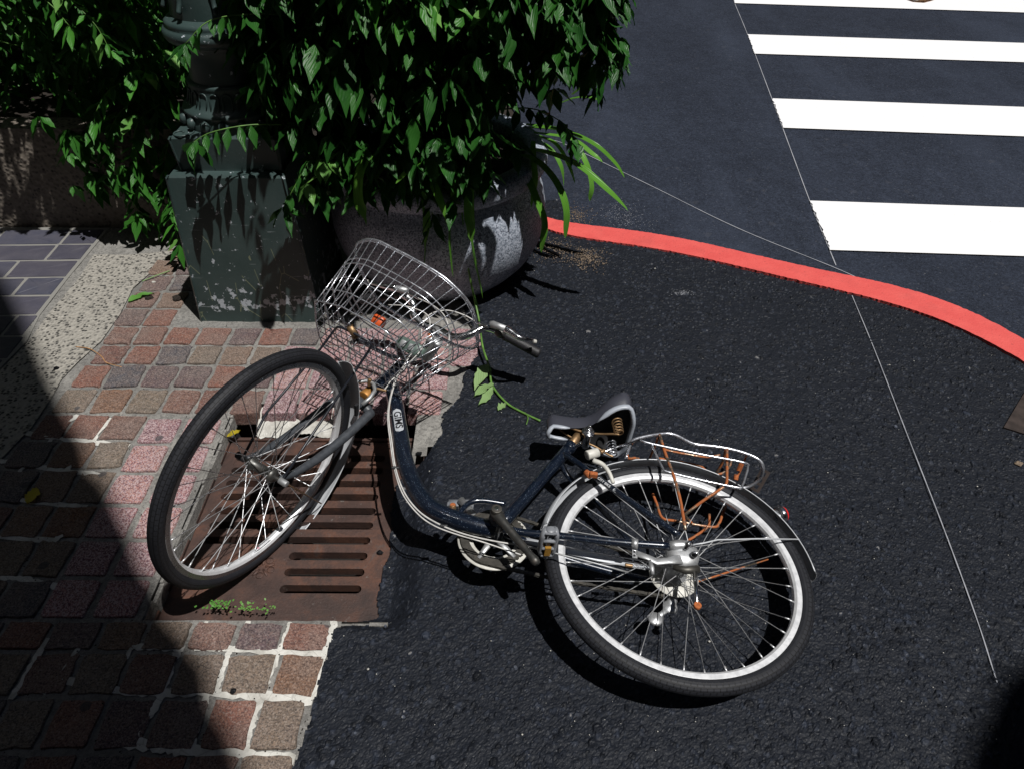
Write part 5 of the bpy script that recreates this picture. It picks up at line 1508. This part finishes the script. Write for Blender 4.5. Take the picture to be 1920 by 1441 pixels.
class Shrub:
    def __init__(s, name, base, label, group, leafm=LM, ntop=300):
        s.root = empty(name, base, label, 'shrub', group); s.L = []; s.S = MB(); s.lm = leafm; s.ntop = ntop; s.base = np.array(base, float)
    def leaf(s, p, rz, rx, ry, sc): s.L.append((TT(p), rz, rx, ry, sc, random.randrange(len(s.lm))))
    def whorl(s, p, n, sc=1.0, spread=.5):
        for k in range(n):
            rz = 2*math.pi*k/n+random.uniform(-.5, .5)
            s.leaf(p+np.array([math.cos(rz), math.sin(rz), 0])*.006, rz, random.uniform(-.35, .35), -random.uniform(-.05, spread*.95), sc*random.uniform(.65, 1.30))
    def spray(s, P, w0=.8, sc=1.0, gap=.035):
        Q = spl(P, 8); s.S.tube([TT(p) for p in Q], np.linspace(.0026, .0012, len(Q)), 5)
        L = np.r_[0, np.cumsum(np.linalg.norm(np.diff(Q, axis=0), axis=1))]; d = L[-1]*.25; side = 1
        while d < L[-1]:
            p = np.array([np.interp(d, L, Q[:, c]) for c in range(3)]); i = min(np.searchsorted(L, d), len(Q)-1); t = nz(Q[i]-Q[i-1]); rz0 = math.atan2(t[1], t[0])
            for sd in (-1, 1):
                s.leaf(p, rz0+sd*random.uniform(.8, 1.6), random.uniform(-.3, .3), -random.uniform(.1, .7), sc*random.uniform(.7, 1.1)*(1-.3*d/L[-1]))
            d += gap
        s.whorl(Q[-1], 5, sc*.85, .7)
    def build(s):
        # nearest leaves are parts, the rest one joined part
        L = sorted(s.L, key=lambda q: (np.linalg.norm(q[0]-EYE)+(0 if q[0][2] > 0 else 3)))
        rest = L[s.ntop:]
        for (p, rz, rx, ry, sc, k) in L[:s.ntop]:
            o = bpy.data.objects.new('leaf', s.lm[k][0]); COL.objects.link(o); o.parent = s.root
            m4 = euler_m(rz, rx, ry).to_4x4(); m4 = Matrix.Translation(Vector((p-s.base).tolist())) @ m4 @ Matrix.Scale(sc, 4)
            o.matrix_basis = m4
        if rest:
            VV = []; FF = []; UV = []; k0 = 0
            for (p, rz, rx, ry, sc, k) in rest:
                R = np.array(euler_m(rz, rx, ry)); v = s.lm[k][1]@R.T*sc+p
                VV.append(v); FF += [tuple(i+k0 for i in f) for f in s.lm[k][2]]; UV.append(s.lm[k][3]); k0 += len(v)
            o = mesh('foliage', np.vstack(VV), FF, s.lm[0][0].materials[0], s.root, uv=np.vstack(UV)); o['kind'] = 'stuff'
        if s.S.V: s.S.build('stems', M_STEM, s.root)

def mass(sh, boxf, n, sc=1.0, hang=True):
    for _ in range(n):
        p = boxf(); 
        if p is None: continue
        sh.whorl(p, random.choice((4, 5, 5, 6)), sc, .6)

# big drooping shrub in the planter
OX, OY = -.325, 3.66
sA_ = Shrub('drooping_shrub', (PX, PY, .50), 'dense drooping green shrub growing out of the granite planter', None)
def in_view(p, lo, hi):
    c = W.T@(p-EYE); return FPX*c[1]/c[2]+CY
for k in range(26):
    an = random.uniform(0, 2*math.pi); r_ = random.uniform(.1, .3)
    p0 = np.array([OX+math.cos(an)*.08, OY+math.sin(an)*.08, .50]); p1 = p0+np.array([math.cos(an)*r_*.5, math.sin(an)*r_*.5, .35]); p2 = p0+np.array([math.cos(an)*r_*1.4-.1, math.sin(an)*r_*1.4-.12, random.uniform(.5, .85)])
    q = spl([TT(p0), TT(p1), TT(p2)], 6); sA_.S.tube(q, np.linspace(.006, .0025, len(q)), 5)
def A_shell():
    # umbrella-like mound: centre over the planter, leaning to the left/front
    cx_, cy_ = OX-.10, OY-.12
    an = random.uniform(0, 2*math.pi); rr = math.sqrt(random.random())
    x = cx_+math.cos(an)*rr*.63; y = cy_+math.sin(an)*rr*.42
    top = 1.32-.25*rr**2
    bot = (.86 if x > -.15 else .70)+.12*math.sin(3*an+1)+(.10 if y < cy_ else 0)-.20*(rr > .9)*random.random()
    z = bot+(top-bot)*random.random()**.9
    return np.array([x, y, z])
mass(sA_, A_shell, 560)
def A_front():
    # dense curtain on the camera side
    t = random.random(); x = -.80+1.12*t
    y = 3.03+.16*abs(t-.45)*2+random.uniform(-.05, .14)
    z = random.uniform(.70+.07*math.sin(t*9)+(.20 if x > -.12 else 0), 1.42)
    return np.array([x, y, z])
mass(sA_, A_front, 620)
def A_over():
    # unseen crown leaves added overhead to dapple the planter with shade
    x = random.uniform(-.60, .26); y = random.uniform(2.70, 2.92); z = random.uniform(1.36, 1.60)
    return np.array([x, y, z])
mass(sA_, A_over, 26)
def A_low():
    x = random.uniform(-.66, -.06); y = random.uniform(3.02, 3.14); z = random.uniform(.50+.10*abs(math.sin(x*14)), .80)
    return np.array([x, y, z])
mass(sA_, A_low, 80, .9)
for P in ([(.00, 3.30, .95), (.10, 3.26, .96), (.20, 3.25, .93), (.27, 3.24, .86)], [(-.05, 3.25, .80), (.06, 3.20, .82), (.15, 3.19, .78), (.20, 3.18, .72)],
          [(-.55, 3.2, .74), (-.63, 3.10, .70), (-.70, 3.04, .60), (-.745, 3.02, .53)], [(-.50, 3.2, .78), (-.56, 3.12, .72), (-.615, 3.08, .66), (-.65, 3.07, .61)],
          [(-.72, 3.15, .78), (-.82, 3.08, .80), (-.92, 3.04, .79), (-.98, 3.03, .76)], [(-.62, 3.2, 1.1), (-.72, 3.12, 1.13), (-.85, 3.08, 1.12), (-.93, 3.05, 1.06)],
          [(-.3, 3.2, .72), (-.28, 3.12, .66), (-.27, 3.10, .55), (-.27, 3.09, .45)]):
    sA_.spray([np.array(p) for p in P])
sA_.build()
# left shrubs behind the low wall
for (nm, lab, xr, yr, zr, n, sprays) in (
    ('hanging_shrub', 'green shrub hanging over the pebble dash wall beside the lamp post', (-1.80, -1.18), (3.70, 4.5), (.14, 1.35), 420,
     [[(-1.45, 3.95, .62), (-1.52, 3.82, .60), (-1.58, 3.74, .50), (-1.60, 3.72, .36)], [(-1.40, 3.9, .60), (-1.44, 3.78, .58), (-1.48, 3.72, .48), (-1.50, 3.70, .30)], [(-1.35, 3.9, .50), (-1.36, 3.78, .48), (-1.38, 3.72, .38), (-1.38, 3.70, .24)],
      [(-1.60, 3.95, .55), (-1.68, 3.85, .52), (-1.72, 3.8, .44), (-1.72, 3.78, .34)], [(-1.5, 3.95, .40), (-1.55, 3.83, .36), (-1.58, 3.78, .26), (-1.58, 3.77, .16)], [(-1.30, 3.7, .35), (-1.33, 3.6, .30), (-1.34, 3.55, .22), (-1.34, 3.53, .12)],
      [(-1.42, 3.9, .70), (-1.50, 3.78, .71), (-1.56, 3.70, .64), (-1.60, 3.68, .54)]]),
    ('leafy_shrub', 'green shrub arching over the far left end of the pebble dash wall', (-3.3, -1.75), (4.15, 5.2), (.45, 1.5), 330,
     [[(-2.0, 4.2, .75), (-2.2, 4.05, .85), (-2.35, 3.95, .80), (-2.5, 3.9, .68)], [(-2.3, 4.3, .95), (-2.1, 4.1, 1.0), (-1.95, 4.0, .92), (-1.85, 3.95, .82)], [(-2.6, 4.3, .95), (-2.45, 4.1, 1.02), (-2.3, 4.0, .98), (-2.2, 3.95, .86)]])):
    sh = Shrub(nm, TT(((xr[0]+xr[1])/2, (yr[0]+yr[1])/2, .40)), lab, 'shrubs behind the low wall', ntop=240)
    def bx():
        x = random.uniform(*xr); y = random.uniform(*yr); f_ = (y-yr[0])/(yr[1]-yr[0])
        z = random.uniform(zr[0]+.55*(1-abs(.5-(x-xr[0])/(xr[1]-xr[0])))*.0+.25*f_, zr[1])
        if nm == 'hanging_shrub' and z < .62 and y < 3.93 and random.random() < .15: return None
        if nm == 'hanging_shrub' and y < 3.9 and -1.35 < x: return None
        return np.array([x, y, z])
    mass(sh, bx, n)
    for P in sprays: sh.spray([np.array(p) for p in P], sc=1.15)
    if nm == 'leafy_shrub':
        def crown():  # unseen leaf mass added overhead to shade the left shrubs
            x = random.uniform(-2.05, -1.12); y = random.uniform(3.45, 4.3); z = random.uniform(1.34, 1.8)
            return np.array([x, y, z]) if math.sin(x*7.3+1)+math.sin(y*9.1) > -.75 else None
        mass(sh, crown, 240)
    sh.build()
# branch sprays crossing at the top left, in front of the dark gap
sB = Shrub('hanging_branch', TT((-1.75, 3.9, 1.2)), 'thin leafy branches hanging in front of the dark gap left of the post', None, ntop=200)
for P in ([(-1.95, 3.9, 1.15), (-1.75, 3.75, 1.18), (-1.55, 3.65, 1.12), (-1.42, 3.6, 1.0), (-1.38, 3.58, .90)], [(-1.85, 3.8, 1.1), (-1.68, 3.7, 1.12), (-1.55, 3.62, 1.05), (-1.5, 3.6, .98)],
          [(-2.6, 4.0, 1.0), (-2.4, 3.9, 1.06), (-2.2, 3.85, 1.02), (-2.08, 3.82, .92)], [(-2.0, 3.7, .70), (-2.2, 3.62, .80), (-2.42, 3.6, .76), (-2.6, 3.6, .62)], [(-2.15, 4.1, 1.35), (-1.95, 4.0, 1.38), (-1.8, 3.9, 1.3), (-1.72, 3.85, 1.2)]):
    sB.spray([np.array(p) for p in P], sc=.95)
sB.build()
# dark hedge mass behind everything
hv = []; hf = []
def hedge(x0, x1, y0, y1, z0, z1, n):
    global hv, hf
    k0 = len(hv)
    for _ in range(n):
        p = np.array([random.uniform(x0, x1), random.uniform(y0, y1), random.uniform(z0, z1)]); v, f = LM[random.randrange(10)][1:3]
        R = np.array(euler_m(random.uniform(0, 6.28), random.uniform(-.4, .4), -random.uniform(0, .6))); sc = random.uniform(1, 1.5)
        k0 = len(hv); hv += (v@R.T*sc+p).tolist(); hf += [tuple(i+k0 for i in q) for q in f]
hedge(-5, -.2, 3.55, 5.0, .35, 2.3, 13000)
hg = mesh('hedge', hv, hf, M_LEAF, None, loc=(-2.6, 4.3, .38)); tag(hg, 'dark leafy hedge behind the wall and the lamp post', 'hedge', kind='stuff')

# strap-leaved lily in the planter
lily = empty('spider_lily', (PX+.15, PY-.05, .48), 'strap leaved lily arching over the right rim of the planter', 'plant')
def strap(P, w, name='leaf'):
    Q = spl([np.array(p, float) for p in P], 7); n = len(Q); V = []; Fc = []; uv = []
    for i in range(n):
        t = nz(Q[min(i+1, n-1)]-Q[max(i-1, 0)]); sd = np.cross(t, Z_)
        if np.linalg.norm(sd) < .05: sd = np.cross(t, nz(Q[-1]-Q[0]+np.array([.01, .02, 0])))
        if i: 
            sd = nz(sd)
            if sd@last < 0: sd = -sd
            sd = nz(sd*.4+last*.6)
        sd = nz(sd); last = sd; up = nz(np.cross(sd, t)); 
        f_ = i/(n-1); ww = w*(.75+.25*min(1, f_*4))*(1 if f_ < .6 else math.sqrt(max(.0, 1-((f_-.6)/.4)**2)))+.0006
        V += [Q[i]-sd*ww/2+up*ww*.18, Q[i], Q[i]+sd*ww/2+up*ww*.18]; uv += [(0, f_), (.5, f_), (1, f_)]
    for i in range(n-1): Fc += [(3*i, 3*i+1, 3*i+4, 3*i+3), (3*i+1, 3*i+2, 3*i+5, 3*i+4)]
    o = mesh(name, V, Fc, M_STRAP, lily, uv=uv)
def pz(u, v, y):
    q = ray(u, v); return EYE+q*((.855*y-.365)/q[1])
straps = [  # photograph points with the depth (distance away) of each
    ([(960, 285, 3.55), (1010, 285, 3.42), (1080, 310, 3.30), (1140, 360, 3.22), (1178, 396, 3.20)], .030),
    ([(950, 290, 3.50), (1000, 300, 3.38), (1040, 340, 3.28), (1060, 390, 3.22), (1060, 447, 3.20)], .026),
    ([(955, 295, 3.46), (985, 330, 3.33), (1005, 375, 3.26), (1020, 420, 3.22), (1015, 474, 3.20)], .026),
    ([(985, 235, 3.8), (1050, 245, 3.70), (1110, 270, 3.62), (1150, 305, 3.58), (1171, 334, 3.56)], .026),
    ([(1000, 250, 3.7), (1070, 262, 3.60), (1110, 290, 3.52), (1130, 305, 3.5)], .022),
    ([(990, 240, 3.8), (1060, 250, 3.7), (1095, 300, 3.6), (1108, 345, 3.56), (1106, 378, 3.55)], .022),
    ([(990, 250, 3.75), (1040, 270, 3.65), (1065, 310, 3.6), (1078, 345, 3.58)], .018),
    ([(980, 260, 3.7), (1025, 275, 3.62), (1050, 310, 3.56), (1057, 350, 3.55)], .018),
    ([(1075, 178, 3.7), (1100, 160, 3.66), (1135, 143, 3.62), (1168, 134, 3.6)], .030),
    ([(1050, 195, 3.7), (1075, 186, 3.66), (1100, 184, 3.62), (1125, 189, 3.6)], .022),
    ([(855, 275, 3.3), (825, 280, 3.22), (780, 310, 3.16), (742, 345, 3.12)], .030),
    ([(705, 285, 3.25), (690, 295, 3.18), (676, 330, 3.14), (675, 380, 3.12), (687, 425, 3.12)], .034),
    ([(745, 290, 3.25), (716, 320, 3.2), (702, 345, 3.18), (690, 365, 3.17)], .018),
    ([(800, 330, 3.2), (815, 355, 3.16), (828, 390, 3.14), (840, 428, 3.14)], .026),
    ([(850, 250, 3.2), (856, 300, 3.16), (866, 400, 3.14), (876, 500, 3.14), (900, 590, 3.14)], .006),
    ([(860, 320, 3.24), (850, 380, 3.22), (845, 440, 3.22), (850, 520, 3.22)], .024), ([(880, 340, 3.24), (880, 400, 3.2), (885, 470, 3.2), (905, 560, 3.2)], .030),
    ([(790, 340, 3.26), (800, 420, 3.24), (796, 500, 3.24)], .022),
    ([(1000, 265, 3.4), (1000, 300, 3.36), (1003, 340, 3.32), (996, 390, 3.30)], .018)]
for P, w in straps: strap([pz(p[0], p[1], p[2]-(.16 if P[0][0] < 900 and w > .01 else 0)) for p in P], w*1.15)

# light green sprigs hanging beside the plinth
sprig = Shrub('leafy_sprig', pz(600, 330, 3.0), 'light green sprig hanging between the plinth and the planter rim', None, LML, 300)
def TTi(p): p = np.asarray(p, float); return np.array([p[0]/1.02, (p[1]+.365)/.855, p[2]/.95])
for P in ([(668, 258, 3.06), (640, 282, 3.04), (612, 300, 3.02)], [(625, 290, 3.04), (600, 325, 3.02), (575, 345, 3.00)], [(640, 285, 3.05), (622, 298, 3.04), (600, 300, 3.03)]):
    Q = [TTi(pz(*p)) for p in P]; q = spl(Q, 6); sprig.S.tube([TT(p) for p in q], .0022, 5)
    for k in range(4): sprig.leaf(Q[-1], 1.57*k+random.uniform(-.4, .4), random.uniform(-.2, .2), -random.uniform(.1, .6), random.uniform(.75, 1.05))
    sprig.leaf(Q[1], random.uniform(0, 6), .2, -.6, .6)
sprig.build()
# long hanging vine with wilted end lying on the asphalt
vine = empty('fallen_sprig', gp(945, 740), 'wilted green sprig lying on the asphalt between planter and saddle', 'sprig')
vt = [pz(872, 470, 3.13), pz(885, 540, 3.10), pz(898, 600, 3.0), pz(905, 650, 2.85), gp(918, 690, .03), gp(923, 722, .012), gp(950, 755, .008), gp(985, 775, .006), gp(1013, 788, .005)]
V, Fc = tube(spl(vt, 8), .0038, 8); mesh('stem', V, Fc, M_STEM, vine)
V, Fc = tube(spl([gp(984, 772, .006), gp(990, 782, .005), gp(987, 795, .004)], 6), .0018, 6); mesh('stem', V, Fc, M_STEM, vine)
def flatleaf(P, w, m, parent, name='leaf', lift=.012):
    Q = spl([np.array(p, float) for p in P], 5); n = len(Q); V = []; Fc = []; uv = []
    for i in range(n):
        t = nz(Q[min(i+1, n-1)]-Q[max(i-1, 0)]); sd = nz(np.cross(t, Z_)); f_ = i/(n-1)
        ww = w*math.sin(math.pi*(f_**.8)*.97+.05)*(1+.12*math.sin(i*2.7)); 
        V += [Q[i]-sd*ww/2+Z_*(lift*random.random()), Q[i]+Z_*.002, Q[i]+sd*ww/2+Z_*(lift*random.random())]; uv += [(0, f_), (.5, f_), (1, f_)]
    for i in range(n-1): Fc += [(3*i, 3*i+1, 3*i+4, 3*i+3), (3*i+1, 3*i+2, 3*i+5, 3*i+4)]
    return mesh(name, V, Fc, m, parent, uv=uv)
flatleaf([gp(914, 683, .03), gp(902, 705, .02), gp(890, 733, .01)], .045, M_WILT, vine)
flatleaf([gp(926, 722, .016), gp(905, 730, .012), gp(889, 745, .008)], .035, M_WILT, vine)
flatleaf([gp(924, 728, .014), gp(912, 745, .010), gp(897, 762, .006)], .030, M_WILT, vine)
flatleaf([gp(950, 758, .010), gp(940, 762, .008), gp(934, 770, .006)], .026, M_WILT, vine)

# fallen leaves, twigs, weeds, stones
def lone(name, P, w, m, label, cat, group=None):
    P = [np.array(p) for p in P]; o = flatleaf(P, w, m, None, name); c = P[1]
    # origin at the leaf
    me = o.data; me.transform(Matrix.Translation(Vector((-c).tolist()))); o.location = Vector(c.tolist())
    return tag(o, label, cat, group)
lone('fallen_leaf', [gp(241, 568, .004), gp(262, 555, .012), gp(290, 552, .006)], .030, M_LEAFL, 'curled light green leaf on the setts left of the plinth', 'leaf')
lone('fallen_leaf', [gp(52, 945, .004), gp(62, 928, .012), gp(68, 914, .006)], .040, M_YLEAF, 'yellow green leaf on the shaded setts', 'leaf')
lone('fallen_leaf', [gp(426, 820, -.03), gp(438, 812, -.015), gp(452, 807, -.03)], .022, M_YLEAF, 'small yellow leaf at the top left corner of the grate', 'leaf')
lone('fallen_leaf', [gp(1700, -3, .01), gp(1730, -1, .02), gp(1762, -6, .01)], .09, M_DRY, 'dry brown leaf on the farthest white stripe', 'leaf')
def twig(P, r, m, label): 
    V, Fc = tube(spl([np.array(p) for p in P], 6), r, 6); o = mesh('twig', V, Fc, m, None, loc=P[0]); tag(o, label, 'twig')
twig([gp(142, 650, .004), gp(168, 654, .006), gp(190, 668, .004), gp(200, 680, .003), gp(228, 688, .004)], .0016, M_DRY, 'thin curved brown twig on the setts')
twig([gp(266, 528, .004), gp(290, 518, .012), gp(318, 508, .006)], .0022, M_WILT, 'pale straight twig near the left side of the plinth')
def pebble(u, v, r, m, label, name='stone', z=0, cat='stone', group='loose stones'):
    c = gp(u, v, z); V = []; Fc = []
    for i in range(5):
        ph = math.pi*(i/4)-math.pi/2
        for k in range(8):
            t = 2*math.pi*k/8; rr = r*(1+random.uniform(-.25, .25)); V.append((c[0]+rr*math.cos(ph)*math.cos(t), c[1]+rr*math.cos(ph)*math.sin(t)*.8, c[2]+r*.35+rr*.5*math.sin(ph)))
    for i in range(4):
        for k in range(8): Fc.append((i*8+k, i*8+(k+1) % 8, (i+1)*8+(k+1) % 8, (i+1)*8+k))
    o = mesh(name, V, Fc, m, None, loc=c, smooth=False); tag(o, label, cat, group); return o
pebble(281, 561, .016, M_SOIL, 'dark clod on the setts beside the light green leaf', 'clod', cat='clod', group='clods')
pebble(332, 562, .020, M_SOIL, 'dark clod against the left foot of the plinth', 'clod', cat='clod', group='clods')
pebble(712, 1036, .010, M_ASPH, 'black stone chip on the right margin of the grate', z=GZ)
pebble(438, 1295, .009, M_ASPH, 'black stone chip on the white joint of the lower setts')
pebble(106, 692, .010, M_ASPH, 'black stone chip beside the aggregate strip')
pebble(786, 851, .010, M_ASPH, 'black stone chip on the sett at the top of the grate')
pebble(1909, 870, .012, M_GRIT, 'pale stone chip at the right edge of the asphalt')
pebble(288, 530, .008, M_CREAM, 'small cream pebble beside the pale twig')
# weeds at the lower edge of the grate
for (u, v, n, lab) in ((410, 1137, 60, 'small bright green weed at the lower edge of the grate'), (465, 1141, 22, 'tiny weed right of the bright green one'), (498, 1143, 16, 'tiny weed in the joint below the grate boss')):
    c = gp(u, v, -.02); wd_ = empty('weed', c, lab, 'weed', 'weeds'); mb = MB()
    for k in range(n):
        p = c+np.array([random.gauss(0, .016), random.gauss(0, .006), random.uniform(.0, .016)]); an = random.uniform(0, 6.28); L_ = random.uniform(.005, .010)
        d = np.array([math.cos(an), math.sin(an), random.uniform(-.1, .5)]); s = np.array([-d[1], d[0], 0])*.35
        mb.add([p, p+d*L_*.5+s*L_, p+d*L_, p+d*L_*.5-s*L_], [(0, 1, 2, 3)])
    o = mb.build('leaves', M_LEAFL, wd_, smooth=False)
# grit and stains scattered near the planter end of the red line
def scatter(name, cx_, cy_, sx, sy, n, r0, r1, m, label, z=.006):
    mb = MB()
    for _ in range(n):
        x, y = random.gauss(cx_, sx), random.gauss(cy_, sy); r_ = random.uniform(r0, r1); t = random.uniform(0, 6.28)
        V = [(x+r_*math.cos(t+k*1.571), y+r_*math.sin(t+k*1.571), z) for k in range(4)]+[(x, y, z+r_*.9)]
        mb.add(V, [(0, 1, 4), (1, 2, 4), (2, 3, 4), (3, 0, 4)])
    o = mb.build(name, m, smooth=False); tag(o, label, None, kind='stuff')
c1_, c2_, c3_ = gp(1040, 470), gp(1100, 485), gp(1070, 402)
scatter('grit', c2_[0], c2_[1], .040, .045, 520, .0008, .0040, M_GRIT, 'brown grit washed against the red line')
scatter('grit', c1_[0], c1_[1], .045, .05, 420, .0008, .0036, M_GRIT, 'brown grit beside the planter')
scatter('grit', c3_[0], c3_[1], .05, .045, 420, .0008, .0036, M_GRIT, 'brown grit above the red line', z=-.004)
c4_ = gp(1165, 408); scatter('white_speckle', c4_[0], c4_[1], .07, .08, 420, .0006, .0022, M_CHALK, 'white paint specks above the red line', z=-.005)
c5_ = gp(1278, 551); scatter('white_speckle', c5_[0], c5_[1], .022, .010, 110, .0008, .0022, M_CHALK, 'pale paint smudge on the asphalt', z=.004)
sc_x = gp(1500, 1100)
mb = MB()
for _ in range(240):
    u, v = random.uniform(600, 1900), random.uniform(480, 1430); c = gp(u, v, .006)
    if inpoly(np.array(c[0]), np.array(c[1]), pave): continue
    r_ = random.uniform(.0006, .0018)*(2.0 if random.random() < .08 else 1); t = random.uniform(0, 6.28)
    mb.add([(c[0]+r_*math.cos(t+k*1.571), c[1]+r_*math.sin(t+k*1.571), c[2]) for k in range(4)]+[(c[0], c[1], c[2]+r_*.7)], [(0, 1, 4), (1, 2, 4), (2, 3, 4), (3, 0, 4)])
tag(mb.build('pale_chips', M_CREAM, smooth=False), 'tiny pale chips scattered on the asphalt', None, kind='stuff')
mb = MB()
for _ in range(60):
    u, v = random.uniform(620, 1880), random.uniform(600, 1430); c = gp(u, v, .004)
    if inpoly(np.array(c[0]), np.array(c[1]), pave): continue
    r_ = random.uniform(.004, .0085); t = random.uniform(0, 6.28); k_ = random.randint(5, 7)
    mb.add([(c[0]+r_*random.uniform(.7, 1.1)*math.cos(t+k*6.283/k_), c[1]+r_*random.uniform(.7, 1.1)*math.sin(t+k*6.283/k_), c[2]-.002) for k in range(k_)]+[(c[0]+.6*r_*math.cos(t+k*6.283/k_), c[1]+.6*r_*math.sin(t+k*6.283/k_), c[2]+r_*.30) for k in range(k_)], [(k, (k+1) % k_, k_+(k+1) % k_, k_+k) for k in range(k_)]+[tuple(k_+k for k in range(k_))])
tag(mb.build('asphalt_chips', m_simple('blue_grey_stone', (.050, .058, .078), .7, var=.4, bscale=40), smooth=False), 'blue grey stone chips bedded in the asphalt', None, kind='stuff')
# dirt and crumbs on the setts
mb = MB()
for _ in range(700):
    u, v = random.uniform(0, 640), random.uniform(560, 1430); c = gp(u, v, .0015)
    if not inpoly(np.array(c[0]), np.array(c[1]), pave) or (GX0 < c[0] < GX1 and GY0 < c[1] < GY1): continue
    r_ = random.uniform(.0008, .0026); t = random.uniform(0, 6.28)
    mb.add([(c[0]+r_*math.cos(t+k*1.571), c[1]+r_*math.sin(t+k*1.571), c[2]-.001) for k in range(4)]+[(c[0], c[1], c[2]+r_*.6)], [(0, 1, 4), (1, 2, 4), (2, 3, 4), (3, 0, 4)])
tag(mb.build('crumbs', M_SOIL, smooth=False), 'dark crumbs and grit on the setts', None, kind='stuff')
# steel plate at the right edge
q0, q1, q2, q3 = gp(1882, 800, .004), gp(1925, 728, .004), gp(2080, 760, .004), gp(2040, 850, .004)
V = [q0, q1, q2, q3]+[p-Z_*.012 for p in (q0, q1, q2, q3)]
o = mesh('steel_plate', V, [(0, 1, 2, 3), (0, 4, 5, 1), (1, 5, 6, 2), (2, 6, 7, 3), (3, 7, 4, 0)], M_PLATE, None, loc=q0, smooth=False); tag(o, 'brown steel cover plate at the right edge below the red line', 'plate')

# ================================================================== ADDED SHADE PANELS behind the camera, unseen, cut to the outline of the shade
def shade_blocker(px, zh, label, name='shade_blocker', extra=()):
    P = [gp(u, v)+SUN*(zh/SUN[2]) for u, v in px]+[np.array([x, y, zh]) for x, y in extra]
    n = len(P); V = [p for p in P]+[p+Z_*.02 for p in P]; Fc = [tuple(range(n-1, -1, -1)), tuple(n+k for k in range(n))]+[(k, (k+1) % n, n+(k+1) % n, n+k) for k in range(n)]
    c = np.mean(P, axis=0)
    root = empty(name, (c[0], c[1], 0), label, 'shade_blocker'); mesh('blocker_panel', V, Fc, M_BLOCKER, root, smooth=False)
    mesh('pole', *cyl((c[0]-(1.2 if c[0] < 0 else -.3), -1.6, -.1), (c[0]-(1.2 if c[0] < 0 else -.3), -1.6, zh), .03), M_PLATE, root); mesh('beam', *cyl((c[0]-(1.2 if c[0] < 0 else -.3), -1.6, zh-.03), (c[0], c[1], zh-.03), .025), M_PLATE, root)
    return root
shade_blocker([(-60, 500), (0, 515), (45, 600), (85, 690), (108, 735), (126, 775), (160, 830), (172, 880), (200, 905), (228, 962), (250, 1005), (268, 1060), (300, 1100), (318, 1160), (348, 1190), (392, 1250), (404, 1320), (438, 1370), (480, 1500), (420, 1700), (-1400, 1700), (-1500, 500)], 8.0, 'dark panel added unseen behind the camera to shade the lower left setts')
shade_blocker([(1960, 1240), (1905, 1252), (1868, 1290), (1845, 1350), (1820, 1400), (1806, 1460), (1800, 1600), (2300, 1600), (2300, 1300)], 8.0, 'small dark panel added unseen to the right behind the camera to shade the lower right corner')
# ---- houses of the street corner around the camera (out of view): they close off much of the sky
M_FACADE = m_simple('dark_facade', (.055, .052, .05), .85, var=.25, bscale=2)
M_GLASS = m_simple('window_glass', (.02, .025, .03), .1)
def house(x0, x1, y0, y1, hh, label, facing):
    root = empty('building', ((x0+x1)/2, (y0+y1)/2, 0), label, 'building', None)
    V, Fc = box(((x0+x1)/2, (y0+y1)/2, hh/2-.2), ((x1-x0)/2, 0, 0), (0, (y1-y0)/2, 0), (0, 0, hh/2)); mesh('wall', V, Fc, M_FACADE, root, smooth=False)
    n = 6
    for fl_ in range(int(hh//3)):
        for k in range(n):
            z = 1.8+fl_*3.0; t = (k+.5)/n
            if facing == 'x': c = (x1 if x1 < 0 else x0, y0+(y1-y0)*t, z); V, Fc = box(c, (.04, 0, 0), (0, .6, 0), (0, 0, .8))
            else: c = (x0+(x1-x0)*t, y1 if y1 < 0 else y0, z); V, Fc = box(c, (.6, 0, 0), (0, .04, 0), (0, 0, .8))
            mesh('window', V, Fc, M_GLASS, root, smooth=False)
house(-16, -6.0, -6, 12, 24, 'tall plain building to the left beyond the planter wall, out of view', 'x')
house(-16, 9, -16, -4.6, 15, 'plain building behind the camera, out of view', 'y')
house(11, 20, -8, 16, 12, 'plain building across the street to the right, out of view', 'x')
house(-16, 9, 14, 24, 24, 'tall plain building far beyond the crosswalk, out of view', 'y')
